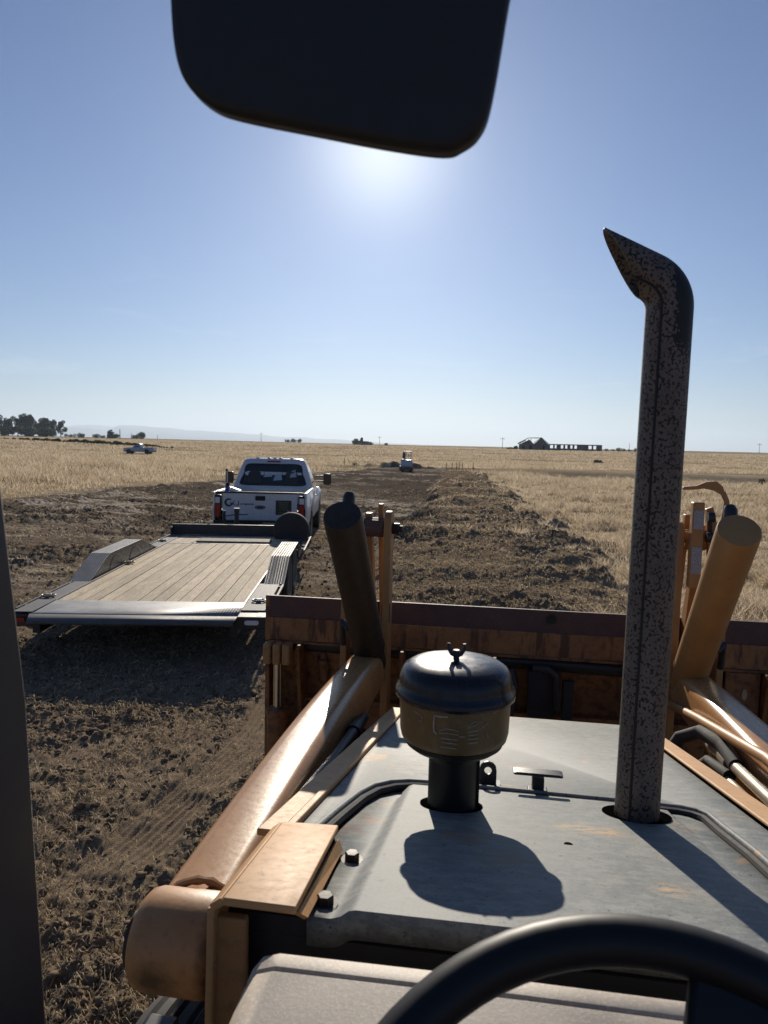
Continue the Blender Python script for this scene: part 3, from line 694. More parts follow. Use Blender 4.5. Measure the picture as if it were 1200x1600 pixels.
        b = MB(); b.cyl((X(.765),1.185,1.45),(X(.585),1.185,1.45),.05, 28); b.build('pivot_pin', 'barrel_dark', arm)
        b = MB()
        b.tube([(X(.565),1.58,1.535),(X(.56),1.9,1.49),(X(.56),2.28,1.445),(X(.565),2.42,1.42),(X(.60),2.50,1.36)], .017, 12)
        b.tube([(X(.545),1.55,1.50),(X(.54),1.9,1.455),(X(.54),2.3,1.40),(X(.56),2.44,1.36)], .013, 12)
        b.cyl((X(.562),2.20,1.452),(X(.562),2.27,1.445),.025,12); b.build('hydraulic_hose', 'black' if sg < 0 else 'galv', arm)
        if sg > 0:
            b = MB(); b.tube([(X(.562),2.16,1.462),(X(.56),2.30,1.47),(X(.53),2.42,1.46),(X(.48),2.46,1.42),(X(.44),2.44,1.36)], .022, 12); b.tube([(X(.545),2.16,1.43),(X(.52),2.28,1.42),(X(.47),2.30,1.36)], .02, 10); b.build('hose_elbow', 'rubber', arm)
        # crossed plates carrying the bucket linkage
        def plate(xo, th, yc0, yc1, zb, zt, wd, nm, hole=False):
            pr = [(yc0-wd/2,zb),(yc0+wd/2,zb),(yc1+wd/2,zt-.04)]+[(yc1+wd/2*cos(a),zt-.04+.04*sin(a)) for a in np.linspace(.3,pi-.3,6)]+[(yc1-wd/2,zt-.04)]
            b = MB(); b.prism(pr, 'x', X(xo)-th/2, X(xo)+th/2); return b
        pb = plate(.590,.030,3.10,3.10,1.05,2.075,.10,'link_plate')
        pl = pb.build('link_plate', 'yellow', arm, bevel=.004)
        MB().box((X(.590)-.017,3.055,1.60),(X(.590)+.017,3.07,1.68)).build('slot', 'interior', pl)
        pl2 = plate(.775,.028,3.12,3.12,1.05,1.97,.09,'link_plate').build('link_plate', 'yellow', arm, bevel=.004)
        # cross boss with bolt
        b = MB(); b.cyl((X(.615),3.12,2.00),(X(.70),3.12,2.00),.042,24); b.box((min(X(.61),X(.69)),3.08,2.00),(max(X(.61),X(.69)),3.16,2.035)); bo = b.build('cross_boss', 'rust' if sg < 0 else 'yellow', arm, bevel=.003)
        b = MB(); b.cyl((X(.577),3.10,2.0),(X(.545),3.10,2.0),.026,6); b.cyl((X(.56),3.10,2.0),(X(.53),3.10,2.0),.014,12); b.build('nut', 'barrel_dark', bo, smooth=30)
        b = MB()
        b.prism([(3.12,2.06),(3.17,2.06),(3.36,1.42),(3.28,1.40)], 'x', X(.685)-.015, X(.685)+.015)
        b.prism([(3.14,2.10),(3.18,2.10),(3.32,1.50),(3.27,1.50)], 'x', X(.635)-.011, X(.635)+.011)
        b.build('tilt_link', 'yellow', arm, bevel=.004)
        # tilt cylinder
        a_ = Vector((X(.642),3.06,1.405)); t_ = Vector((X(.648) if sg < 0 else X(.600),2.385,2.125)); d = (t_-a_).normalized()
        mt = 'barrel_dark' if sg < 0 else 'yellow'
        b = MB(); pts = [a_+d*q for q in (-.06,.02,.021,.16,.162,.90,.965,.976,.978)]; b.tube(pts, [.050,.052,.060,.061,.066,.066,.066,.063,.054], 40)
        cyl = b.build('tilt_cylinder', mt, arm)
        MB().tube([a_+d*.162, a_+d*.172], .0685, 40).build('gland_ring', mt, cyl)
        side = Vector((0,cos(.8),sin(.8)))
        p = a_+d*.93+Vector((0,.050,.030))
        MB().tube([p, p+Vector((0,.018,.030)), p+Vector((0,.026,.056)), p+Vector((0,.034,.068))], [.018,.022,.022,.017], 14).build('hose_fitting', 'blackpaint', cyl)
        p = a_+d*.25+Vector((-sg*.0,0,0))+Vector((sg*.07,0,.02))
        MB().tube([p, p+Vector((sg*.03,.02,.02)), p+Vector((sg*.035,.05,-.08))], .014, 10).build('hose_fitting', 'blackpaint', cyl)
        # clamp cylinder on the bucket back
        xo = X(1.115)
        b = MB()
        for q in (-.045,0,.045): b.box((xo+q-.019,3.20,1.335),(xo+q+.019,3.27,1.43))
        cc = b.build('clamp_cylinder', 'orange', T, bevel=.008)
        MB().cyl((xo,3.235,1.36),(xo,3.235,1.10),.021,20).build('rod', 'chrome', cc)
        b = MB(); b.cyl((xo,3.235,1.11),(xo,3.235,.70),.048,24); b.cyl((xo,3.235,1.12),(xo,3.235,1.09),.052,24); b.build('barrel', 'bucket', cc)
    # right hand level pointer, labels and steel lines
    arm_r = [o for o in T.children if o.name.startswith('loader_arm')][-1]
    b = MB()
    pr = [(-.0,0),(.05,.006),(.085,.022),(.125,.026),(.15,.006),(.158,-.02),(.15,-.028),(.12,-.012),(.08,-.004),(.04,-.010),(0,-.012)]
    b.prism([(.745+p[0],2.215+p[1]) for p in pr], 'y', 3.08, 3.10)
    b.tube([(.897,3.09,2.20),(.915,3.09,2.16),(.908,3.10,2.05),(.88,3.12,1.93)], .011, 8)
    b.build('level_pointer', 'yellow', arm_r, bevel=.002)
    b = MB(); b.cyl((.835,3.05,2.10),(.86,3.05,2.10),.02,12); b.cyl((.845,3.05,2.10),(.855,3.07,2.02),.008,8); b.cyl((.835,3.05,2.02),(.87,3.05,2.02),.02,12); b.build('pointer_pin', 'blackpaint', arm_r)
    b = MB(); b.prism([(.835,2.13),(.86,2.14),(.905,1.98),(.90,1.86),(.86,1.86)], 'y', 3.07, 3.10); b.build('pointer_bracket', 'yellow', arm_r, bevel=.003)
    for z0_, z1_ in ((2.055,2.13),(1.88,1.985)):
        MB().box((.790-.018+.0,3.0,z0_),(.790+.018,3.004,z1_)).build('label', 'label', arm_r)
    MB().box((.768,3.004,1.82),(.812,3.05,2.16)).build('label_post', 'yellow', arm_r, bevel=.006)
    b = MB(); b.tube([(.725,3.02,1.345),(.72,2.6,1.44),(.715,1.95,1.575),(.71,1.2,1.66)], .016, 14); b.build('steel_line', 'yellow', T)
    # ---- bucket
    bx0, bx1 = -1.048, 1.35
    b = MB(); b.prism([(3.30,1.637),(3.318,1.637),(3.335,1.44),(3.305,1.44)], 'x', bx0, bx1)
    bk = b.build('bucket', 'rust', T, bevel=.003)
    b = MB(); b.prism([(3.296,1.535),(3.301,1.535),(3.304,1.43),(3.296,1.43)], 'x', bx0+.001, bx1-.001); b.build('lower_band', 'drip', bk, bevel=.001)
    b = MB()
    b.prism([(3.34,1.44),(3.36,1.44),(3.42,1.25),(3.44,.95),(3.38,.62),(3.36,.62),(3.42,.95),(3.40,1.24)], 'x', bx0+.02, bx1-.02); b.build('back_sheet', 'bucket', bk)
    b = MB()
    b.prism([(3.30,1.425),(3.42,1.425),(3.42,1.412),(3.30,1.412)], 'x', bx0, bx1)
    b.prism([(3.35,1.14),(3.44,1.14),(3.44,1.125),(3.35,1.125)], 'x', bx0+.15, bx1-.15)
    b.prism([(3.30,.64),(3.9,.54),(3.9,.52),(3.30,.62)], 'x', bx0, bx1); b.build('ledge', 'bucket', bk, bevel=.003)
    b = MB()
    for xx in (bx0, bx1-.022):
        b = MB(); b.prism([(3.30,1.637),(3.40,1.62),(3.95,1.15),(4.05,.62),(3.9,.52),(3.30,.60)], 'x', xx, xx+.022)
        b.build('side_plate', 'bucket', bk, bevel=.003)
    b = MB()
    for xx in (-.885,-.40,.02,.75,1.17):
        b = MB(); b.prism([(3.24,1.41),(3.37,1.43),(3.40,1.2),(3.42,.7),(3.36,.7),(3.30,1.1)], 'x', xx, xx+.018)
        b.build('rib', 'bucket', bk, bevel=.003)
    b = MB(); b.cyl((-.78,3.36,1.33),(-.78,3.42,1.20),.03,10); b.box((-.80,3.36,1.22),(-.76,3.4,1.36)); b.build('tie_loop', 'bucket', bk, bevel=.01)
    b = MB(); b.cyl((.272,3.285,1.60),(.272,3.30,1.60),.021,20); b.cyl((.272,3.275,1.60),(.272,3.29,1.60),.012,14); b.build('bolt', 'barrel_dark', bk)
    MB().prism([(1.10+.011*cos(a),1.315+.026*sin(a)) for a in np.linspace(0,2*pi,17)[:-1]], 'y', 3.30, 3.304).build('lit_hole_disc', 'galv', bk)  # pale disc painted as light seen through the hole
    MB().box((1.02,3.305,1.17),(1.165,3.32,1.41)).build('lug_plate', 'bucket', bk, bevel=.004)
    b = MB(); b.cyl((-1.0,3.37,1.40),(1.3,3.37,1.36),.035,16); b.box((.18,3.28,1.15),(.30,3.34,1.36)); b.tube([(.20,3.27,1.38),(.26,3.25,1.385),(.30,3.25,1.36),(.31,3.26,1.2)],.017,10); b.tube([(.1,3.27,1.37),(.12,3.25,1.3),(.10,3.26,1.15)],.02,10); b.box((.33,3.26,1.12),(.38,3.3,1.33)); b.build('valve_block', 'blackpaint', bk, bevel=.004)
    # ---- exhaust stack
    r_ = .0378; cx, cy = .286, 1.35; n = 48
    path = [Vector((cx-.008*(2.585-z_),cy,z_)) for z_ in np.linspace(1.665, 2.596, 12)]; RAD = .060; ac = Vector((cx-RAD,cy,2.596))
    for i in range(1, 13):
        a = R(64)*i/12; path.append(ac+Vector((RAD*cos(a),0,RAD*sin(a))))
    dend = Vector((-sin(R(64)),0,cos(R(64))))
    path.append(path[-1]+dend*.16)
    V = []
    for i, p in enumerate(path):
        a = R(64)*max(0,(i-11))/12 if i < 24 else R(64); t = Vector((-sin(a),0,cos(a)))
        out_ = Vector((t.z,0,-t.x))
        for k in range(n):
            a = 2*pi*k/n; V.append(p+out_*cos(a)*r_+Vector((0,1,0))*sin(a)*r_)
    m_ = len(path)
    F = [(i*n+k, i*n+(k+1)%n, (i+1)*n+(k+1)%n, (i+1)*n+k) for i in range(m_-1) for k in range(n)]
    es = MB().add(V, F).build('exhaust_stack', 'stack', T, solid=.003, smooth=60)
    Tt = Vector((.144,cy,2.778)); Bb = Vector((.2345,cy,2.618)); pn = (Tt-Bb).cross(Vector((0,1,0))).normalized()
    if pn.x > 0: pn = -pn
    bm = bmesh.new(); bm.from_mesh(es.data)
    fs = [f for f in bm.faces if min(v.co.z for v in f.verts) > 2.5955 or max(v.co.z for v in f.verts) > 2.61]
    g = list({v for f in fs for v in f.verts})+list({e for f in fs for e in f.edges})+fs
    bmesh.ops.bisect_plane(bm, geom=g, plane_co=Bb, plane_no=pn, clear_outer=True)
    bm.to_mesh(es.data); bm.free()
    # pressed seam up the pipe
    sp = []
    for i, p in enumerate(path):
        if i < 12: t = Vector((0,0,1))
        elif i < 24: a = R(64)*(i-11)/12; t = Vector((-sin(a),0,cos(a)))
        else: t = dend
        out_ = Vector((t.z,0,-t.x)); a = R(-120); sp.append(p+(out_*cos(a)+Vector((0,1,0))*sin(a))*(r_+.0008))
    sp = sp[:-1]
    while (sp[-1]-Bb).dot(pn) < -.002: sp.append(sp[-1]+dend*.002)
    MB().tube(sp, .0026, 8).build('seam', 'seam', es)
    # ---- air pre-cleaner
    c = (-.057,1.303,0)
    b = MB(); b.lathe([(.044,1.67),(.044,1.785),(.046,1.795),(.052,1.802),(.078,1.812),(.088,1.820),(.090,1.828)], c, n=56)
    b.box((-.018,1.30,1.675),(-.008,1.33,1.79)); b.build('intake_neck', 'black', T, smooth=35)
    pc = MB().lathe([(.088,1.828),(.095,1.832),(.098,1.845),(.1005,1.918),(.1005,1.922)], c, n=64).build('precleaner_bowl', 'bowl', T, smooth=50)
    # printed marks, half worn away
    def mark(pl, wd=.0012):
        # (angle deg from facing -Y, z)
        b = MB()
        for seg in pl:
            b.tube([(c[0]+.1004*sin(R(a)), c[1]-.1004*cos(R(a)), z_) for a, z_ in seg], wd, 5)
        return b
    b = mark([[(-4,1.900),(-11,1.899),(-17,1.899),(-17.5,1.885),(-17,1.872),(-14,1.868)]], .0016); b.build('printed_mark', 'scratch', pc)
    for pl_ in [[(-12,1.874),(-6,1.879),(1,1.879),(7,1.876)],[(-12,1.870),(-4,1.872),(7,1.870)],[(-10,1.862),(6,1.861)],[(-9,1.855),(6,1.854)],[(8,1.867),(13,1.867)],[(15,1.884),(22,1.892),(29,1.893),(24,1.887),(16,1.882)],[(16,1.875),(27,1.877)],[(17,1.869),(27,1.870)],[(16,1.862),(27,1.863)],[(31,1.880),(35,1.887),(37,1.885)],[(36,1.868),(34,1.874),(38,1.861)],[(42,1.902),(50,1.904)],[(-41,1.897),(-33,1.893)],[(-31,1.893),(-30,1.884),(-35,1.884)],[(-10,1.847),(5,1.846)],[(17,1.855),(26,1.856)]]:
        mark([pl_], .0007).build('printed_mark', 'scratch', pc)
    ld = MB().lathe([(.100,1.905),(.1075,1.908),(.1085,1.914),(.1065,1.921),(.1018,1.926),(.1012,1.934),(.099,1.946),(.093,1.957),(.082,1.964),(.060,1.9685),(.030,1.970),(.001,1.9705)], c, n=72).build('precleaner_lid', 'lid', T, smooth=60)
    b = MB(); b.cyl((c[0],c[1],1.968),(c[0],c[1],1.988),.0055,10)
    for sg in (-1,1):
        b.tube([(c[0],c[1],1.978),(c[0]+sg*.008,c[1],1.981),(c[0]+sg*.015,c[1]+.002,1.992),(c[0]+sg*.014,c[1]+.003,1.999)], [.005,.0045,.004,.003], 8)
    b.build('wing_nut', 'blackpaint', ld)
    # ---- cab: steering wheel, pillar, mirror
    sc = Vector((.112,.338,1.894)); A = R(35); u1 = Vector((1,0,0)); u2 = Vector((0,cos(A),sin(A))); nn = u1.cross(u2); rw = .204
    rim = [sc+u1*rw*cos(q)+u2*rw*sin(q) for q in np.linspace(0, 2*pi, 73)]
    stw = MB().tube(rim, .0168, 20, caps=False).build('steering_wheel', 'black', T, smooth=60)
    b = MB()
    for q in (R(72), R(200), R(320)):
        d = u1*cos(q)+u2*sin(q); s_ = u1*-sin(q)+u2*cos(q)
        p0 = sc-nn*.045+d*.03; p1 = sc+d*(rw-.010)-nn*.004; pts = []
        for p, w_ in ((p0,.030),((p0+p1)/2-nn*.006,.024),(p1,.030)):
            pts += [p-s_*w_-nn*.006, p+s_*w_-nn*.006, p+s_*w_+nn*.006, p-s_*w_+nn*.006]
        b.add(pts, [(0,1,2,3),(8,9,10,11)]+[(i*4+k,i*4+(k+1)%4,(i+1)*4+(k+1)%4,(i+1)*4+k) for i in range(2) for k in range(4)])
    b.build('spoke', 'black', stw, bevel=.006)
    MB().tube([sc-nn*.07, sc-nn*.035, sc-nn*.03], [.05,.05,.03], 24).build('hub', 'black', stw)
    MB().tube([sc-nn*.07, sc-nn*.45], .028, 16).build('steering_column', 'black', T)
    # pillar: a folded box section leaning slightly outward
    b = MB(); pr = []
    lv = [(1.0,-.352),(1.794,-.402),(2.11,-.416),(2.317,-.4375),(3.0,-.502)]
    for z_, x_ in lv:
        pr += [(x_-.055,.50,z_),(x_-.012,.495,z_),(x_,.55,z_),(x_,.60,z_),(x_-.09,.60,z_),(x_-.09,.53,z_)]
    b.add(pr, [(0,1,2,3,4,5)[::-1], tuple(range(24,30))]+[(i*6+k,i*6+(k+1)%6,(i+1)*6+(k+1)%6,(i+1)*6+k) for i in range(4) for k in range(6)])
    b.build('cab_pillar', 'pillar', T, bevel=.003)
    # interior mirror, seen from behind its reflecting side edge-on to the sun
    out2 = [(-.208,2.66),(-.208,2.618),(-.205,2.588),(-.198,2.571),(-.184,2.558),(-.165,2.5505),(-.112,2.5385),(-.070,2.5295),(-.038,2.5245),(-.026,2.5275),(-.016,2.5355),(-.010,2.552),(-.003,2.600),(.004,2.66),(-.01,2.70),(-.05,2.72),(-.16,2.72),(-.20,2.70)]
    P2 = [Vector(p+(0,)) for p in out2]; sm = []
    for i in range(len(P2)):
        p0, p1, p2, p3 = P2[i-1], P2[i], P2[(i+1)%len(P2)], P2[(i+2)%len(P2)]
        for k in range(6):
            t = k/6; q = .5*((2*p1)+(p2-p0)*t+(2*p0-5*p1+4*p2-p3)*t*t+(3*p1-p0-3*p2+p3)*t**3); sm.append((q.x,q.y))
    b = MB(); b.prism(sm, 'y', .45, .468)
    b.build('rear_view_mirror', 'mirrorback', T, bevel=.005, seg=3)
    MB().tube([(-.10,.47,2.64),(-.10,.52,2.70),(-.10,.56,2.95)], .009, 10).build('mirror_stalk', 'black', T)
backhoe()

# ------------------------------------------------------------------ flatbed trailer
TT = R(10.8); TO = (-3.466-.2*cos(TT), 7.2-.2*sin(TT))
def trailer():
    T = empty('flatbed_trailer', (TO[0], TO[1], gz1(*TO)*0+.0), TT, label='black flatbed equipment trailer with worn wooden deck hitched behind the white pickup', cat='trailer')
    Z = .53
    b = MB(); tones = []
    xs = np.linspace(-1.085, 1.02, 15)
    random.seed(3)
    for i in range(14):
        xa, xb = xs[i]+.004, xs[i+1]-.004; dz = random.uniform(-.003,.003)
        b.box((xa,.60,Z-.035+dz),(xb,5.50,Z+dz)); tones += [random.uniform(.78,1.12)]*8
    def settone(o, tn):
        a = o.data.attributes.new('tone', 'FLOAT_COLOR', 'POINT')
        for i, t in enumerate(tn): a.data[i].color = (t, t*random.uniform(.985,1.0), t*.98, 1)
    o = b.build('wood_deck', 'wood', T, smooth=0); settone(o, tones)
    b = MB(); tn = []
    xs = np.linspace(-1.085, 1.02, 15)
    for i in range(14):
        b.box((xs[i]+.002,5.56,Z-.035),(xs[i+1]-.002,6.60,Z-.002)); tn += [random.uniform(.85,1.1)]*8
    o = b.build('front_deck', 'wood', T, smooth=0); settone(o, tn)
    b = MB(); b.box((-.60,5.62,Z+.004),(.72,6.06,Z+.035)); o = b.build('loose_board', 'greyboard', T, bevel=.004); settone(o, [1.]*8)
    b = MB(); b.box((-1.085,5.502,Z-.03),(1.02,5.558,Z+.004)); b.box((-1.105,.6,Z-.03),(-1.087,6.6,Z+.010)); b.box((1.022,.6,Z-.03),(1.04,6.6,Z+.010)); b.build('edge_trim', 'steel', T)
    MB().box((-1.018,.6,Z-.044),(.958,6.6,Z-.038)).build('gap_light_block', 'blackpaint', T)  # added dark sheet that stops sun passing through the plank gaps
    # tail: treadplate beavertail
    b = MB(); b.add([(-1.085,.597,Z+.003),(1.04,.597,Z+.003),(1.04,.0,Z-.004),(1.04,-.02,Z-.012),(-1.12,-.02,Z-.012),(-1.085,.02,Z-.004)], [(0,1,2,3,4,5)]); b.build('tail_plate', 'tread', T, solid=.008)
    b = MB()
    b.add([(-1.12,-.02,Z-.012),(1.04,-.02,Z-.012),(1.02,-.21,Z-.045),(-1.06,-.24,Z-.045)], [(0,1,2,3)]); b.add([(-1.06,-.24,Z-.045),(1.02,-.21,Z-.045),(1.02,-.205,Z-.075),(.12,-.205,Z-.075),(.10,-.225,Z-.085),(-.33,-.228,Z-.085),(-.36,-.23,Z-.07),(-1.06,-.235,Z-.065)], [tuple(range(8))]); b.build('tail_flap', 'deckpaint', T, solid=.006)
    # side decks, outer rails
    for pa, pb in (((-1.31,.02,Z-.006),(-1.108,1.74,Z+.004)),((-1.31,5.0,Z-.006),(-1.108,6.75,Z+.004)),((1.043,.22,Z-.006),(1.30,1.74,Z+.004)),((1.043,5.0,Z-.006),(1.25,6.75,Z+.004)),((-1.107,6.602,Z-.004),(1.042,6.75,Z+.002))):
        MB().box(pa, pb).build('side_plate', 'deckpaint', T, bevel=.002)
    for x0,x1,y0,y1,xa,xb,sp_ in ((-1.36,-1.335,.19,1.74,-1.335,-1.31,(.35,1.0,1.6)),(-1.36,-1.335,5.0,6.8,-1.335,-1.31,(5.1,5.7,6.3)),(1.335,1.36,.30,1.74,1.30,1.335,(.35,1.0,1.6)),(1.385,1.41,4.9,6.8,1.25,1.385,(5.1,5.5,6.1,6.6))):
        b = MB(); b.box((x0,y0,Z-.02),(x1,y1,Z+.004))
        for y in sp_: b.box((xa-.001,y,Z-.02),(xb+.001,y+.045,Z+.002))
        b.build('rub_rail', 'deckpaint', T)
    b = MB()
    for x0,x1 in ((-1.31,-1.24),(1.23,1.30)):
        b.box((x0,.02,Z-.16),(x1,1.75,Z-.012)); b.box((x0,5.0,Z-.16),(x1,6.8,Z-.012))
    for x0,x1 in ((-1.10,-1.02),(.96,1.04)): b.box((x0,.0,Z-.22),(x1,6.8,Z-.04))
    for y in np.arange(.05,6.7,.42): b.box((-1.02,y,Z-.12),(.96,y+.05,Z-.045))
    b.box((-1.35,-.0,Z-.15),(-1.10,.05,Z-.02)); b.box((1.02,-.02,Z-.15),(1.36,.20,Z-.014)); b.box((-1.24,6.76,Z-.16),(1.23,6.82,Z-.01))
    b.box((-1.31,1.74,Z-.1),(-1.10,1.78,Z)); b.box((1.04,1.74,Z-.1),(1.30,1.78,Z))
    fr = b.build('frame', 'blackpaint', T, bevel=.004)
    for xx in (1.19,-1.225):
        b = MB(); b.prism(rrect(.15 if xx > 0 else .12,.048,.022,4,xx,Z-.075), 'y', -.035, -.01); b.build('tail_light', 'clearlens' if xx > 0 else 'redlens', fr)
    # fenders
    for sg in (-1, 1):
        xi, xo = (-1.125,-1.385) if sg < 0 else (1.10,1.36)
        x0, x1 = min(xi,xo), max(xi,xo)
        prof = [(1.76,Z-.0),(2.52,Z+.25),(4.03,Z+.25),(4.95,Z)]
        b = MB(); b.add([(x0,y,z) for y,z in prof]+[(x1,y,z) for y,z in prof], [(i,i+1,4+i+1,4+i) for i in range(3)])
        fe = b.build('fender', 'tread', T, solid=.008, smooth=0, bevel=.003)
        if sg > 0:   # the sun-side fender shows its raised ribs
            b = MB()
            for i in range(7):
                xr = x0+.028+i*(x1-x0-.05)/6
                for k in range(3):
                    (ya,za),(yb,zb) = prof[k],prof[k+1]
                    b.tube([(xr,ya+.02,za+.007),(xr,yb-.01,zb+.007)], .007, 6)
            b.build('ribs', 'deckpaint', fe)
        b = MB()
        for xx in (x0+.002, x1-.008): b.add([(xx,y,z-.003) for y,z in prof]+[(xx+.006,y,z-.003) for y,z in prof], [(0,1,2,3),(4,5,6,7),(0,1,5,4),(1,2,6,5),(2,3,7,6),(3,0,4,7)])
        if sg < 0: b.build('fender_side', 'blackpaint', fe, smooth=0)
        else: MB().add([(x0+.002,y,z-.003) for y,z in prof]+[(x0+.008,y,z-.003) for y,z in prof], [(0,1,2,3),(4,5,6,7),(0,1,5,4),(1,2,6,5),(2,3,7,6),(3,0,4,7)]).build('fender_side', 'blackpaint', fe)
        b = MB()
        xw = -1.235 if sg < 0 else 1.235
        for yw in (2.82,3.72):
            ty = MB().lathe([(.21,-.095),(.34,-.11),(.375,-.095),(.392,-.06),(.386,-.035),(.393,-.03),(.386,0),(.393,.03),(.386,.035),(.392,.06),(.375,.095),(.34,.11),(.21,.095)], (xw,yw,.395), 'x', 48).build('tyre', 'rubber', T, smooth=30)
            MB().lathe([(.215,-.09),(.19,-.06),(.17,-.03),(.05,-.02),(.05,.02),(.17,.03),(.19,.06),(.215,.09)], (xw,yw,.395), 'x', 32).build('rim', 'white', ty)
    MB().cyl((-1.2,2.82,.38),(1.2,2.82,.38),.05).cyl((-1.2,3.72,.38),(1.2,3.72,.38),.05).build('axle', 'blackpaint', T)
    # headboard
    b = MB(); b.box((-1.31,6.80,Z+.0),(1.25,6.86,Z+.20)); b.box((-1.33,6.79,Z+.185),(1.27,6.87,Z+.205)); b.box((-1.31,6.62,Z+.004),(-1.28,6.80,Z+.16)); b.build('headboard', 'blackpaint', T, bevel=.003)
    # spare wheel standing on the front right corner
    c = (1.05,6.42,Z+.165)
    ty = MB().lathe([(.14,-.10),(.28,-.115),(.325,-.10),(.345,-.06),(.348,0),(.345,.06),(.325,.10),(.28,.115),(.14,.10)], c, 'y', 56).build('spare_wheel', 'rubber', T, smooth=35)
    MB().lathe([(.20,-.08),(.19,-.02),(.05,-.0),(.05,.02),(.19,.03),(.20,.08)], c, 'y', 40).build('rim', 'blackpaint', ty)
    b = MB(); b.box((c[0]-.04,6.44,Z-.05),(c[0]+.04,6.50,Z+.40)); b.box((1.22,6.36,Z),(1.28,6.5,Z+.26)); b.cyl((1.26,6.34,Z+.24),(1.26,6.30,Z+.24),.016,10); b.build('spare_carrier', 'blackpaint', T)
    # tie-down rings
    for x, y in ((-1.24,.76),(-1.20,3.20),(-1.22,5.70),(1.18,.66),(-1.22,.25)):
        if y == .25: continue
        b = MB(); n = 14
        zz = Z+.012 if not (y == 3.20) else Z+.012
        xx = x if y != 3.20 else -1.06
        b.tube([(xx+.075*cos(2*pi*i/n), y+.06*sin(2*pi*i/n), zz+.012) for i in range(n+1)], .010, 8, caps=False); b.box((xx-.03,y-.02,zz-.006),(xx+.03,y+.02,zz+.028)); b.build('tie_down_ring', 'steel' if x > 0 else 'galv', T, bevel=.002)
    # drawbar, jack and coupler
    b = MB()
    for sg in (-1,1):
        b.add([(sg*.62,6.8,Z-.16),(sg*.54,6.8,Z-.16),(sg*.06-.04*sg,8.0,Z-.10),(sg*.06+.04*sg,8.0,Z-.10),(sg*.62,6.8,Z-.04),(sg*.54,6.8,Z-.04),(sg*.06-.04*sg,8.0,Z+.02),(sg*.06+.04*sg,8.0,Z+.02)], [(0,1,2,3),(4,5,6,7),(0,1,5,4),(1,2,6,5),(2,3,7,6),(3,0,4,7)])
    b.box((-.08,7.9,Z-.1),(.08,8.35,Z+.04)); b.build('drawbar', 'blackpaint', T, bevel=.004)
    b = MB(); b.cyl((-.18,7.55,.25),(-.18,7.55,Z+.42),.045,16); b.cyl((-.18,7.55,Z+.38),(-.18,7.55,Z+.46),.055,16); b.tube([(-.42,7.55,Z+.30),(-.20,7.55,Z+.34),(.05,7.55,Z+.34)],.012,8); b.tube([(-.44,7.55,Z+.42),(-.44,7.55,Z+.26),(-.38,7.58,Z+.06),(-.1,7.7,Z-.02)], [.032,.032,.026,.026], 10); b.build('jack', 'blackpaint', T)
    MB().box((-.235,7.50,Z+.462),(-.125,7.60,Z+.472)).build('jack_cap', 'white', T)
    return T
trailer()

